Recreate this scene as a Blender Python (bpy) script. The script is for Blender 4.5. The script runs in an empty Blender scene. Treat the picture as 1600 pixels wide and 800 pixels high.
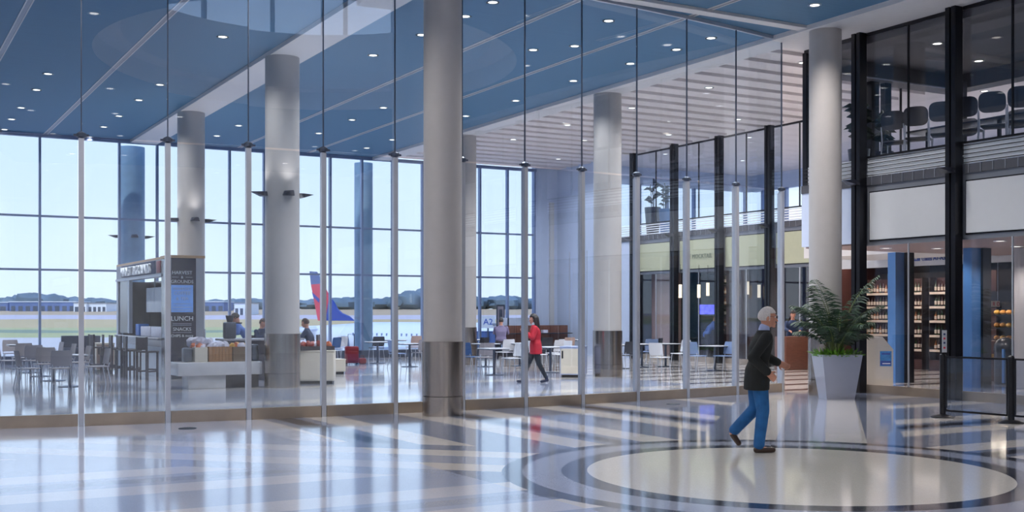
import bpy, bmesh, math, random
from mathutils import Vector, Matrix, noise
R_ = random.Random(7)
PI = math.pi
# ---------------------------------------------------------------- camera
H = 1.7; YAW = math.radians(29.54); FPX = 1800.0; HOR = 489.0
sc = bpy.context.scene
col = sc.collection
cd = bpy.data.cameras.new('camera'); cam = bpy.data.objects.new('camera', cd); col.objects.link(cam)
cam.location = (0, 0, H); cam.rotation_euler = (PI/2, 0, -YAW)
cd.sensor_width = 36; cd.lens = FPX/1600*36; cd.shift_y = (HOR-400)/1600; cd.clip_end = 3000
sc.camera = cam
SA, CA = math.sin(YAW), math.cos(YAW)
def at(px, py, z=0.0):
    "ground point (height z) seen at a pixel"
    d = (H-z)*FPX/(py-HOR); l = (px-800)/FPX*d
    return Vector((d*SA+l*CA, d*CA-l*SA, z))
def dl(d, l, z=0.0):
    return Vector((d*SA+l*CA, d*CA-l*SA, z))
# ---------------------------------------------------------------- world, sun, exposure
w = bpy.data.worlds.new('sky'); sc.world = w; w.use_nodes = True
nt = w.node_tree; nt.nodes.clear()
o_ = nt.nodes.new('ShaderNodeOutputWorld'); bg = nt.nodes.new('ShaderNodeBackground')
tc = nt.nodes.new('ShaderNodeTexCoord'); sx = nt.nodes.new('ShaderNodeSeparateXYZ'); rp = nt.nodes.new('ShaderNodeValToRGB')
nt.links.new(tc.outputs['Generated'], sx.inputs[0]); nt.links.new(sx.outputs['Z'], rp.inputs[0])
nt.links.new(rp.outputs[0], bg.inputs[0]); nt.links.new(bg.outputs[0], o_.inputs[0])
e = rp.color_ramp.elements
e[0].position = 0.0; e[0].color = (0.89, 0.93, 1.0, 1)
e[1].position = 1.0; e[1].color = (0.16, 0.33, 0.80, 1)
x = e.new(0.16); x.color = (0.75, 0.85, 1.0, 1)
x = e.new(0.4); x.color = (0.32, 0.53, 0.93, 1)
bg.inputs[1].default_value = 1.28
sd = bpy.data.lights.new('sun', 'SUN'); sd.energy = 2.6; sd.angle = 0.01; sd.color = (1, .93, .82)
so = bpy.data.objects.new('sun', sd); col.objects.link(so); so.rotation_euler = (math.radians(38), 0, math.radians(-52))
vs = sc.view_settings; vs.view_transform = 'Standard'; vs.look = 'None'; vs.gamma = 1; vs.exposure = 0.24; vs.use_curve_mapping = False
SPOT_E = 400.0     # ceiling downlights (W)
SCONCE_E = 26.0
# ---------------------------------------------------------------- materials
def lin(c):
    return tuple(((v/255)/12.92 if v/255 <= .04045 else (((v/255)+.055)/1.055)**2.4) for v in c)
MATS = {}
def mat(name, rgb, rough=.5, metal=0.0, var=.08, scale=6.0, spec=.5, coat=0.0, stretch=(1, 1, 1), bump=0.0, trans=0.0, emit=0.0, alpha=1.0):
    if name in MATS: return MATS[name]
    m = bpy.data.materials.new(name); m.use_nodes = True; n = m.node_tree; b = n.nodes['Principled BSDF']
    c = lin(rgb); tcn = n.nodes.new('ShaderNodeTexCoord'); mp = n.nodes.new('ShaderNodeMapping'); nz = n.nodes.new('ShaderNodeTexNoise')
    mp.inputs['Scale'].default_value = stretch
    n.links.new(tcn.outputs['Object'], mp.inputs[0]); n.links.new(mp.outputs[0], nz.inputs['Vector'])
    nz.inputs['Scale'].default_value = scale; nz.inputs['Detail'].default_value = 4
    r = n.nodes.new('ShaderNodeValToRGB'); n.links.new(nz.outputs[0], r.inputs[0])
    r.color_ramp.elements[0].position = .3; r.color_ramp.elements[1].position = .7
    r.color_ramp.elements[0].color = (*[max(0, v*(1-var)) for v in c], 1); r.color_ramp.elements[1].color = (*[min(1, v*(1+var)) for v in c], 1)
    n.links.new(r.outputs[0], b.inputs['Base Color'])
    b.inputs['Roughness'].default_value = rough; b.inputs['Metallic'].default_value = metal
    b.inputs['Specular IOR Level'].default_value = spec; b.inputs['Coat Weight'].default_value = coat; b.inputs['Coat Roughness'].default_value = .05
    b.inputs['Transmission Weight'].default_value = trans; b.inputs['Alpha'].default_value = alpha
    if emit:
        n.links.new(r.outputs[0], b.inputs['Emission Color']); b.inputs['Emission Strength'].default_value = emit
    if bump:
        bp = n.nodes.new('ShaderNodeBump'); bp.inputs['Strength'].default_value = bump; bp.inputs['Distance'].default_value = .02
        n.links.new(nz.outputs[0], bp.inputs['Height']); n.links.new(bp.outputs[0], b.inputs['Normal'])
    MATS[name] = m; return m
def glassmat(name, tint, f0=.04, rough=0.0, body=0.0, bodycol=(200, 215, 225), fpow=1.0):
    "clear pane: tinted transparency with an angle dependent reflection"
    m = bpy.data.materials.new(name); m.use_nodes = True; n = m.node_tree; n.nodes.clear()
    out = n.nodes.new('ShaderNodeOutputMaterial'); tr = n.nodes.new('ShaderNodeBsdfTransparent'); gl = n.nodes.new('ShaderNodeBsdfGlossy')
    tr.inputs[0].default_value = (*tint, 1); gl.inputs['Roughness'].default_value = rough; gl.inputs[0].default_value = (.95, .97, 1, 1)
    lw = n.nodes.new('ShaderNodeLayerWeight'); lw.inputs[0].default_value = .5
    p = n.nodes.new('ShaderNodeMath'); p.operation = 'POWER'; n.links.new(lw.outputs['Facing'], p.inputs[0]); p.inputs[1].default_value = 5
    ma = n.nodes.new('ShaderNodeMath'); ma.operation = 'MULTIPLY_ADD'; n.links.new(p.outputs[0], ma.inputs[0]); ma.inputs[1].default_value = (1-f0)*fpow; ma.inputs[2].default_value = f0
    mx = n.nodes.new('ShaderNodeMixShader'); n.links.new(ma.outputs[0], mx.inputs[0]); n.links.new(gl.outputs[0], mx.inputs[2])
    if body:
        df = n.nodes.new('ShaderNodeBsdfDiffuse'); df.inputs[0].default_value = (*lin(bodycol), 1)
        m2 = n.nodes.new('ShaderNodeMixShader'); m2.inputs[0].default_value = body
        n.links.new(tr.outputs[0], m2.inputs[1]); n.links.new(df.outputs[0], m2.inputs[2]); n.links.new(m2.outputs[0], mx.inputs[1])
    else: n.links.new(tr.outputs[0], mx.inputs[1])
    n.links.new(mx.outputs[0], out.inputs[0]); MATS[name] = m; return m
class NB:
    "small helper to write arithmetic as shader nodes"
    def __init__(s, n): s.n = n
    def m(s, op, a, b=0.0, c=0.0):
        k = s.n.nodes.new('ShaderNodeMath'); k.operation = op
        for i, v in enumerate((a, b, c)):
            if isinstance(v, (int, float)): k.inputs[i].default_value = v
            else: s.n.links.new(v, k.inputs[i])
        return k.outputs[0]
    def band(s, v, lo, hi):
        return s.m('MULTIPLY', s.m('GREATER_THAN', v, lo), s.m('LESS_THAN', v, hi))
    def mix(s, f, a, b):
        k = s.n.nodes.new('ShaderNodeMix'); k.data_type = 'RGBA'
        for i, v in ((0, f), (6, a), (7, b)):
            if isinstance(v, (int, float)): k.inputs[i].default_value = v
            elif isinstance(v, tuple): k.inputs[i].default_value = (*v, 1)
            else: s.n.links.new(v, k.inputs[i])
        return k.outputs[2]
CX, CY = 8.7, 9.25
def floor_mat(name, front):
    m = bpy.data.materials.new(name); m.use_nodes = True; n = m.node_tree; b = n.nodes['Principled BSDF']; N = NB(n)
    g = n.nodes.new('ShaderNodeNewGeometry'); s = n.nodes.new('ShaderNodeSeparateXYZ'); n.links.new(g.outputs['Position'], s.inputs[0])
    X, Y = s.outputs[0], s.outputs[1]
    light = lin((220, 215, 212)); grey = lin((130, 140, 164)); dark = lin((58, 62, 76)); mid = lin((166, 173, 194))
    if front:
        x = N.m('SUBTRACT', X, CX); y = N.m('SUBTRACT', Y, CY)
        ax = N.m('ABSOLUTE', x); ay = N.m('ABSOLUTE', y); a = N.m('MINIMUM', ax, ay)
        r = N.m('SQRT', N.m('ADD', N.m('MULTIPLY', x, x), N.m('MULTIPLY', y, y)))
        dg = N.m('MULTIPLY', N.m('ABSOLUTE', N.m('SUBTRACT', ax, ay)), .7071)
        c = N.mix(0.0, grey, grey)
        for lo, hi, cc in ((.3, .85, light), (1.85, 2.4, light), (2.6, 2.9, dark), (3.1, 3.65, light), (-1, .14, dark), (5.2, 5.7, light), (6.9, 7.4, light)):
            c = N.mix(N.band(a, lo, hi), c, cc)
        md = N.m('LESS_THAN', dg, 1.35)
        c = N.mix(md, c, grey)
        c = N.mix(N.band(dg, .32, .85), c, light)
        c = N.mix(N.m('LESS_THAN', dg, .32), c, mid)
        c = N.mix(N.m('LESS_THAN', r, 3.0), c, mid)
        c = N.mix(N.band(r, 2.9, 3.12), c, dark)
        c = N.mix(N.m('LESS_THAN', r, 2.48), c, dark)
        c = N.mix(N.m('MULTIPLY', N.m('LESS_THAN', x, -3.2), .62), c, lin((190, 200, 228)))  # left side washed pale blue: hazy window reflection put into the colour
        c = N.mix(N.m('LESS_THAN', r, 2.2), c, lin((232, 228, 222)))
    else:
        my = N.m('MODULO', N.m('ADD', Y, 100.0), 1.45)
        c = N.mix(0.0, mid, mid)
        st = N.m('MULTIPLY', N.m('LESS_THAN', my, .38), N.m('GREATER_THAN', X, 17.2))
        lt = N.m('MULTIPLY', N.m('GREATER_THAN', my, .38), N.m('GREATER_THAN', X, 17.2))
        c = N.mix(lt, c, light); c = N.mix(st, c, lin((98, 88, 92)))
        m2 = N.m('MODULO', N.m('ADD', Y, 101.0), 4.2)
        l2 = N.m('MULTIPLY', N.m('LESS_THAN', m2, .8), N.m('LESS_THAN', X, 17.2))
        c = N.mix(l2, c, light)
    vz = n.nodes.new('ShaderNodeTexVoronoi'); vz.inputs['Scale'].default_value = 150; n.links.new(g.outputs['Position'], vz.inputs['Vector'])
    chip = n.nodes.new('ShaderNodeSeparateColor'); n.links.new(vz.outputs['Color'], chip.inputs[0])
    k = N.m('MULTIPLY_ADD', chip.outputs[0], .16, .92)
    vm = n.nodes.new('ShaderNodeVectorMath'); vm.operation = 'SCALE'; n.links.new(c, vm.inputs[0]); n.links.new(k, vm.inputs['Scale'])
    n.links.new(vm.outputs[0], b.inputs['Base Color'])
    nz = n.nodes.new('ShaderNodeTexNoise'); nz.inputs['Scale'].default_value = 1.3; n.links.new(g.outputs['Position'], nz.inputs['Vector'])
    n.links.new(N.m('MULTIPLY_ADD', nz.outputs[0], .06, .08), b.inputs['Roughness'])
    bp = n.nodes.new('ShaderNodeBump'); bp.inputs['Strength'].default_value = .03; bp.inputs['Distance'].default_value = .02
    n.links.new(nz.outputs[0], bp.inputs['Height']); n.links.new(bp.outputs[0], b.inputs['Normal'])
    b.inputs['Specular IOR Level'].default_value = .8; b.inputs['Coat Weight'].default_value = .45; b.inputs['Coat IOR'].default_value = 1.5; b.inputs['Coat Roughness'].default_value = .07
    MATS[name] = m; return m
M = lambda k: MATS[k]
mat('white_paint', (204, 203, 204), .55, var=.02); mat('column_paint', (176, 172, 170), .35, var=.02)
mat('ceiling_blue', (66, 110, 142), .6, var=.07, scale=2.0, stretch=(.3, 14, 1)); mat('ceiling_white', (214, 208, 208), .7, var=.03)
mat('steel', (176, 168, 162), .22, 1.0, var=.05, scale=3, stretch=(40, 40, .4)); mat('alu', (192, 196, 206), .32, .5, var=.03)
mat('alu_dark', (92, 100, 116), .35, .8, var=.04); mat('mullion', (118, 134, 168), .35, .5, var=.03)
mat('black_metal', (24, 25, 32), .28, .3, var=.1, spec=.6); mat('blue_and_sky_metal', (70, 118, 176), .3, .2, var=.05)  # the blue also paints the sky reflected on the corridor posts
mat('channel', (166, 152, 138), .35, .6, var=.08, scale=3); mat('pale_wall', (188, 202, 226), .6, var=.02)
mat('sign_white', (192, 195, 200), .35, var=.01); mat('sign_green', (170, 174, 150), .35, var=.02); mat('sign_text', (110, 124, 112), .4); mat('frame_grey', (128, 132, 142), .4, .4, var=.03)
mat('slab_grey', (72, 74, 82), .5, var=.06); mat('slab_under', (150, 128, 124), .6, var=.05); mat('lounge_ceiling', (96, 94, 98), .6, var=.12, scale=1.2)
mat('lounge_floor', (60, 62, 70), .5); mat('rod_dark', (44, 48, 54), .4, .6)
mat('wood_panel', (112, 74, 62), .4, var=.18, scale=3, stretch=(6, 6, .5)); mat('dark_maroon', (62, 34, 34), .5, var=.2, scale=2)
mat('dark_shop', (34, 26, 30), .55, var=.3, scale=1.5); mat('purple_shop', (58, 44, 66), .5, var=.3, scale=1.0)
mat('beige_chair', (152, 146, 150), .5, var=.03); mat('white_chair', (214, 216, 224), .4, var=.02); mat('dark_chair', (40, 44, 56), .5, var=.05)
mat('blue_chair', (36, 84, 138), .5, var=.05); mat('pale_blue_chair', (120, 142, 182), .5, var=.04); mat('tan_chair', (176, 150, 142), .5, var=.04)
mat('table_top', (206, 208, 214), .25, var=.02); mat('table_dark', (58, 66, 82), .35, .6); mat('stool_wood', (44, 34, 42), .45, var=.15, scale=10)
mat('kiosk_dark', (42, 42, 60), .18, var=.1, spec=.8); mat('kiosk_frame', (166, 172, 184), .4, .3, var=.04); mat('kiosk_panel', (196, 206, 216), .45, var=.03)
mat('kiosk_wood', (184, 150, 112), .5, var=.1, stretch=(1, 8, 8)); mat('granite', (150, 150, 158), .25, var=.3, scale=40)
mat('marble', (190, 190, 196), .2, var=.1, scale=3); mat('letters', (232, 236, 242), .4, var=.01); mat('letter_dim', (170, 180, 200), .4)
mat('screen_blue', (92, 130, 190), .2, emit=.5, var=.1, scale=4); mat('tv', (96, 96, 235), .3, emit=1.6, var=.5, scale=5)
mat('cyan', (60, 120, 150), .3, var=.1); mat('blue_bin', (14, 100, 190), .4); mat('crate', (150, 106, 62), .6, var=.15, scale=5, stretch=(1, 1, 8))
mat('wicker', (112, 92, 72), .7, var=.35, scale=40); mat('bag_white', (206, 206, 224), .4, var=.12, scale=12); mat('bag_orange', (205, 108, 66), .4, var=.3, scale=14)
mat('bag_yellow', (214, 170, 84), .4, var=.2, scale=14); mat('bag_red', (150, 60, 52), .4, var=.3, scale=14)
mat('bin_cream', (206, 198, 184), .45, var=.02); mat('bin_blue', (160, 172, 206), .45, var=.02); mat('bin_brown', (138, 116, 110), .45, var=.04)
mat('planter_grey', (158, 162, 178), .3, var=.02); mat('soil', (40, 32, 26), .9, var=.3, scale=30, bump=.5)
mat('palm', (26, 54, 32), .5, var=.35, scale=5); mat('palm_stem', (86, 100, 54), .5, var=.2); mat('leafy', (96, 148, 36), .45, var=.35, scale=14)
mat('leaf_dark', (26, 40, 28), .5, var=.3); mat('planter_dark', (38, 40, 52), .35, var=.05)
mat('luggage_red', (120, 20, 34), .5, var=.08, bump=.1); mat('black_rubber', (18, 18, 22), .6)
mat('skin', (196, 140, 118), .5, var=.05, scale=14); mat('skin_dark', (120, 78, 62), .5, var=.05, scale=14); mat('lips', (150, 84, 78), .5)
mat('hair_white', (206, 200, 198), .6, var=.12, scale=60); mat('hair_dark', (30, 22, 24), .5, var=.2, scale=60); mat('hair_brown', (70, 50, 42), .5, var=.2, scale=60)
mat('jacket_black', (18, 23, 25), .8, var=.25, scale=8, bump=.4); mat('jeans', (30, 92, 150), .85, var=.22, scale=9, bump=.35); mat('shirt_blue', (168, 180, 222), .8, var=.06)
mat('coat_red', (178, 22, 44), .75, var=.14, scale=7, bump=.3); mat('leggings', (16, 24, 34), .7); mat('shirt_grey', (176, 186, 200), .8, var=.06)
mat('shoe_brown', (54, 36, 28), .45, var=.15); mat('shoe_dark', (26, 34, 60), .5); mat('eye_white', (235, 235, 235), .2); mat('iris', (60, 46, 40), .2)
mat('cloth_purple', (120, 112, 146), .8, var=.08); mat('cloth_navy', (34, 52, 86), .8, var=.12); mat('cloth_blue', (76, 112, 186), .8, var=.12); mat('cloth_pink', (222, 186, 190), .8, var=.06)
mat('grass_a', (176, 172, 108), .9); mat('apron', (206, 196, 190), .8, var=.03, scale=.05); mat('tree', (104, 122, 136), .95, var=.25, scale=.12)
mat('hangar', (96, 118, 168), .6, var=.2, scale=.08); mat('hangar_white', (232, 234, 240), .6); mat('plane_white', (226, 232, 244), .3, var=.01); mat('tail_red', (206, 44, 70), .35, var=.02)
mat('tail_blue', (24, 60, 146), .35, var=.03); mat('tail_top', (70, 92, 140), .35); mat('plane_text', (120, 134, 168), .5); mat('engine', (150, 156, 170), .4, .5)
mat('downlight', (255, 246, 232), .5, emit=3.0, var=0); mat('downlight_ring', (214, 216, 220), .3, .2); mat('soffit_lamp', (255, 234, 205), .5, emit=.9, var=0)
mat('rail_white', (205, 212, 220), .35, var=.02); mat('navy', (30, 48, 96), .5); mat('gate_blue', (30, 70, 160), .4); mat('sticker', (40, 130, 200), .35, var=.25, scale=8)
mat('bottle_dark', (56, 20, 26), .15, spec=.8); mat('bottle_green', (40, 62, 40), .15, spec=.8); mat('bottle_amber', (140, 84, 40), .15, spec=.8); mat('label_cream', (214, 200, 186), .5)
mat('food', (206, 150, 84), .6, var=.3, scale=16); mat('brown_counter', (96, 58, 46), .45, var=.15, stretch=(1, 1, 6)); mat('gold', (200, 160, 80), .35, .6)
glassmat('glass_wall', (.90, .95, .99), .09); glassmat('glass_window', (.93, .96, .99), .03); glassmat('glass_facade', (.93, .94, .96), .05)
glassmat('glass_barrier', (.86, .89, .94), .05, body=.02); glassmat('glass_frost', (.7, .75, .8), .06, rough=.2, body=.6, bodycol=(206, 220, 222))
floor_mat('floor_front', True); floor_mat('floor_inner', False)
def terrain_mat():
    m = bpy.data.materials.new('airfield'); m.use_nodes = True; n = m.node_tree; b = n.nodes['Principled BSDF']; N = NB(n)
    t = n.nodes.new('ShaderNodeTexCoord'); s = n.nodes.new('ShaderNodeSeparateXYZ'); n.links.new(t.outputs['Object'], s.inputs[0])
    nz = n.nodes.new('ShaderNodeTexNoise'); nz.inputs['Scale'].default_value = .02; nz.inputs['Detail'].default_value = 6; n.links.new(t.outputs['Object'], nz.inputs['Vector'])
    D = N.m('MULTIPLY_ADD', nz.outputs[0], 30.0, s.outputs[1]); D = N.m('SUBTRACT', D, 15.0)
    c = N.mix(0.0, lin((216, 204, 196)), lin((216, 204, 196)))
    for lo, hi, cc in ((291, 322, (190, 184, 126)), (322, 340, (142, 152, 122)), (340, 362, (190, 184, 126)), (362, 452, (206, 178, 128)), (452, 520, (206, 192, 196)), (520, 760, (198, 168, 132))):
        c = N.mix(N.band(D, lo, hi), c, lin(cc))
    n.links.new(c, b.inputs['Base Color']); b.inputs['Roughness'].default_value = .9; MATS['airfield'] = m
terrain_mat()
# ---------------------------------------------------------------- mesh helpers
class MB:
    def __init__(s): s.v = []; s.f = []
    def add(s, vs, fs):
        o = len(s.v); s.v += [Vector(v) for v in vs]; s.f += [tuple(i+o for i in f) for f in fs]; return s
    def box(s, x0, x1, y0, y1, z0, z1, rz=0, piv=None):
        vs = [Vector((x, y, z)) for z in (z0, z1) for y in (y0, y1) for x in (x0, x1)]
        if rz:
            p = Vector(piv) if piv else Vector(((x0+x1)/2, (y0+y1)/2, 0)); m = Matrix.Rotation(rz, 3, 'Z')
            vs = [m @ (v-p)+p for v in vs]
        return s.add(vs, [(0, 2, 3, 1), (4, 5, 7, 6), (0, 1, 5, 4), (2, 6, 7, 3), (0, 4, 6, 2), (1, 3, 7, 5)])
    def rbox(s, x0, x1, y0, y1, z0, z1, r=.02, seg=2):
        bm = bmesh.new(); bmesh.ops.create_cube(bm, size=1)
        for v in bm.verts: v.co = Vector(((x0+x1)/2+v.co.x*(x1-x0), (y0+y1)/2+v.co.y*(y1-y0), (z0+z1)/2+v.co.z*(z1-z0)))
        bmesh.ops.bevel(bm, geom=bm.edges[:], offset=r, segments=seg, affect='EDGES', profile=.5)
        return s.frombm(bm)
    def frombm(s, bm):
        bm.verts.index_update(); s.add([v.co.copy() for v in bm.verts], [[v.index for v in f.verts] for f in bm.faces]); bm.free(); return s
    def prism(s, pts, a, b, axis='y'):
        "polygon pts (2D) extruded between a and b on an axis"
        mk = {'y': lambda p, t: (p[0], t, p[1]), 'x': lambda p, t: (t, p[0], p[1]), 'z': lambda p, t: (p[0], p[1], t)}[axis]
        n = len(pts); vs = [mk(p, a) for p in pts]+[mk(p, b) for p in pts]
        fs = [tuple(range(n-1, -1, -1)), tuple(range(n, 2*n))]+[(i, (i+1) % n, n+(i+1) % n, n+i) for i in range(n)]
        return s.add(vs, fs)
    def lathe(s, c, prof, seg=24, caps=True):
        vs = []; fs = []; n = len(prof)
        for r, z in prof:
            for k in range(seg): a = 2*PI*k/seg; vs.append((c[0]+r*math.cos(a), c[1]+r*math.sin(a), c[2]+z))
        for i in range(n-1):
            for k in range(seg): k2 = (k+1) % seg; fs.append((i*seg+k, i*seg+k2, (i+1)*seg+k2, (i+1)*seg+k))
        if caps: fs.append(tuple(range(seg-1, -1, -1))); fs.append(tuple((n-1)*seg+k for k in range(seg)))
        return s.add(vs, fs)
    def tube(s, pts, r, seg=8, r2=None):
        pts = [Vector(p) for p in pts]; n = len(pts); r2 = r if r2 is None else r2; vs = []; fs = []
        up = Vector((0, 0, 1))
        for i, p in enumerate(pts):
            t = (pts[min(i+1, n-1)]-pts[max(i-1, 0)]).normalized()
            a = t.cross(up if abs(t.z) < .95 else Vector((1, 0, 0))).normalized(); b = t.cross(a)
            rr = r+(r2-r)*i/max(1, n-1)
            for k in range(seg): an = 2*PI*k/seg; vs.append(p+a*(rr*math.cos(an))+b*(rr*math.sin(an)))
        for i in range(n-1):
            for k in range(seg): k2 = (k+1) % seg; fs.append((i*seg+k, i*seg+k2, (i+1)*seg+k2, (i+1)*seg+k))
        fs.append(tuple(range(seg-1, -1, -1))); fs.append(tuple((n-1)*seg+k for k in range(seg)))
        return s.add(vs, fs)
    def cap(s, p0, p1, r0, r1, seg=12, sx=1.0):
        "tapered capsule"
        p0 = Vector(p0); p1 = Vector(p1); ax = p1-p0; L = max(ax.length, 1e-5); t = ax/L
        a = t.cross(Vector((0, 1, 0)) if abs(t.y) < .9 else Vector((1, 0, 0))).normalized(); b = t.cross(a)
        rings = []
        for k in range(1, 5): an = PI/2*k/4; rings.append((-r0*math.cos(an), r0*math.sin(an)))
        for k in range(0, 4): an = PI/2*k/4; rings.append((L+r1*math.sin(an), r1*math.cos(an)))
        vs = []
        for h, r in rings:
            for k in range(seg): an = 2*PI*k/seg; vs.append(p0+t*h+a*(r*math.cos(an)*sx)+b*(r*math.sin(an)))
        n = len(rings); fs = []
        for i in range(n-1):
            for k in range(seg): k2 = (k+1) % seg; fs.append((i*seg+k, i*seg+k2, (i+1)*seg+k2, (i+1)*seg+k))
        fs.append(tuple(range(seg-1, -1, -1))); fs.append(tuple((n-1)*seg+k for k in range(seg)))
        return s.add(vs, fs)
    def ell(s, c, rx, ry, rz, rot=None, seg=20, rings=12, fn=None):
        vs = []; fs = []
        for i in range(1, rings):
            th = PI*i/rings
            for k in range(seg):
                a = 2*PI*k/seg; v = Vector((math.sin(th)*math.cos(a), math.sin(th)*math.sin(a), math.cos(th)))
                if fn: v = fn(v)
                vs.append(Vector((v.x*rx, v.y*ry, v.z*rz)))
        t = Vector((0, 0, 1)); bt = Vector((0, 0, -1))
        if fn: t = fn(t); bt = fn(bt)
        vs += [Vector((t.x*rx, t.y*ry, t.z*rz)), Vector((bt.x*rx, bt.y*ry, bt.z*rz))]; nT = len(vs)-2
        for i in range(rings-2):
            for k in range(seg): k2 = (k+1) % seg; fs.append((i*seg+k, (i+1)*seg+k, (i+1)*seg+k2, i*seg+k2))
        for k in range(seg):
            k2 = (k+1) % seg; fs.append((nT, k, k2)); fs.append((nT+1, (rings-2)*seg+k2, (rings-2)*seg+k))
        if rot is not None: vs = [rot @ v for v in vs]
        return s.add([v+Vector(c) for v in vs], fs)
    def loft(s, secs, seg=20):
        "sections (cx, cy, cz, rx, ry)"
        vs = []; fs = []; n = len(secs)
        for cx, cy, cz, rx, ry in secs:
            for k in range(seg): a = 2*PI*k/seg; vs.append((cx+rx*math.cos(a), cy+ry*math.sin(a), cz))
        for i in range(n-1):
            for k in range(seg): k2 = (k+1) % seg; fs.append((i*seg+k, i*seg+k2, (i+1)*seg+k2, (i+1)*seg+k))
        fs.append(tuple(range(seg-1, -1, -1))); fs.append(tuple((n-1)*seg+k for k in range(seg)))
        return s.add(vs, fs)
    def mesh(s, name, m, smooth=False, mats=None, pick=None):
        me = bpy.data.meshes.new(name); me.from_pydata([tuple(v) for v in s.v], [], [tuple(f) for f in s.f])
        for q in (mats or [m]): me.materials.append(q)
        if pick:
            for p in me.polygons: p.material_index = pick(p)
        if smooth:
            me.shade_smooth()
            try: me.set_sharp_from_angle(angle=math.radians(40))
            except Exception: pass
        me.update(); return me
    def build(s, name, m, parent=None, smooth=False, **kw):
        if isinstance(m, str): m = M(m)
        o = bpy.data.objects.new(name, s.mesh(name, m, smooth, **kw)); col.objects.link(o)
        if parent: o.parent = parent
        return o
def tag(o, label=None, cat=None, group=None, kind=None):
    if label: o['label'] = label
    if cat: o['category'] = cat
    if group: o['group'] = group
    if kind: o['kind'] = kind
    return o
def empty(name, loc=(0, 0, 0), rz=0, label=None, cat=None, group=None, kind=None):
    o = bpy.data.objects.new(name, None); col.objects.link(o); o.location = loc; o.rotation_euler = (0, 0, rz)
    return tag(o, label, cat, group, kind)
def inst(name, me, parent, loc=(0, 0, 0), rz=0, scale=None):
    o = bpy.data.objects.new(name, me); col.objects.link(o); o.parent = parent; o.location = loc; o.rotation_euler = (0, 0, rz)
    if scale: o.scale = scale
    return o
def copy_tree(o, parent=None):
    c = o.copy(); col.objects.link(c); c.parent = parent
    for ch in [k for k in KIDS.get(o.name, [])]: copy_tree(ch, c)
    return c
KIDS = {}
def freeze():
    KIDS.clear()
    for o in col.objects:
        if o.parent: KIDS.setdefault(o.parent.name, []).append(o)
def clone(proto, loc, rz, label, group=None):
    freeze(); c = copy_tree(proto); c.location = loc; c.rotation_euler = (0, 0, rz); c['label'] = label
    if group: c['group'] = group
    return c
def text(name, s, size, loc, rot, m, parent, depth=.004, align='LEFT', sx=1.0):
    cu = bpy.data.curves.new(name, 'FONT'); cu.body = s; cu.size = size; cu.extrude = depth; cu.align_x = align; cu.resolution_u = 2
    cu.materials.append(M(m)); o = bpy.data.objects.new(name, cu); col.objects.link(o); o.location = loc; o.rotation_euler = rot; o.scale = (sx, 1, 1)
    bpy.context.view_layer.update(); dg = bpy.context.evaluated_depsgraph_get(); me = bpy.data.meshes.new_from_object(o.evaluated_get(dg)); bpy.data.objects.remove(o); bpy.data.curves.remove(cu)
    me.materials.clear(); me.materials.append(M(m)); o = bpy.data.objects.new(name, me); col.objects.link(o); o.location = loc; o.rotation_euler = rot; o.scale = (sx, 1, 1)
    if parent: o.parent = parent
    return o
def rbox_o(name, dims, m, parent=None, r=.02, smooth=True): return MB().rbox(*dims, r=r).build(name, m, parent, smooth)
def box_o(name, dims, m, parent=None, **k): return MB().box(*dims, **k).build(name, m, parent)
def lamp(name, kind, loc, energy, color, rot=(0, 0, 0), parent=None, **kw):
    l = bpy.data.lights.new(name, kind); l.energy = energy; l.color = color
    for k, v in kw.items(): setattr(l, k, v)
    o = bpy.data.objects.new(name, l); col.objects.link(o); o.location = loc; o.rotation_euler = rot
    if parent: o.parent = parent
    return o
# ================================================================ SETTING
ZC = 7.65; ZB = 7.55; WY = 41.0; XL = -3.0; XN = 18.7; XF = 25.4; YB = -12.0
def gy(x): return 17.95+.011*(x-8.5)**2
# floors
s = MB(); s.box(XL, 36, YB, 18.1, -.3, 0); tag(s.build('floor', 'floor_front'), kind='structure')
s = MB(); s.box(XL, 36, 18.1, WY+.1, -.3, 0); tag(s.build('floor', 'floor_inner'), kind='structure')
# front ceiling with round skylight opening
def ring_ceiling():
    x0, x1, y0, y1 = XL, 17.05, YB, 17.98; r = 6.1; n = 96; vs = []; fs = []
    for k in range(n):
        a = 2*PI*k/n; dx, dy = math.cos(a), math.sin(a)
        tx = ((x1-CX)/dx if dx > 0 else (x0-CX)/dx) if abs(dx) > 1e-6 else 1e9
        ty = ((y1-CY)/dy if dy > 0 else (y0-CY)/dy) if abs(dy) > 1e-6 else 1e9
        t = min(tx, ty); vs.append((CX+r*dx, CY+r*dy, ZC)); vs.append((CX+t*dx, CY+t*dy, ZC))
    vs += [(x0, y0, ZC), (x1, y0, ZC), (x1, y1, ZC), (x0, y1, ZC)]
    for k in range(n):
        k2 = (k+1) % n; fs.append((2*k, 2*k+1, 2*k2+1, 2*k2))
    for ci, (cx, cy) in enumerate([(x0, y0), (x1, y0), (x1, y1), (x0, y1)]):
        a = math.atan2(cy-CY, cx-CX) % (2*PI); k = int(a/(2*PI)*n); fs.append((2*k+1, 2*n+ci, 2*((k+1) % n)+1))
    return MB().add(vs, fs)
cf = tag(ring_ceiling().build('ceiling', 'ceiling_blue'), kind='structure')
ci = tag(box_o('ceiling', (XL, 17.05, 17.98, WY, ZC, ZC+.3), 'ceiling_blue'), kind='structure')
rt = empty('trim_1', kind='structure')
for k in range(8): lamp('drum_fill_light', 'POINT', (CX+5.8*math.cos(k*PI/4), CY+5.8*math.sin(k*PI/4), 8.35), 90, (1, .97, .93), (0, 0, 0), rt, shadow_soft_size=.12)  # added fill lamps, brighten the drum so its reflection shows in the glass
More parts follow.
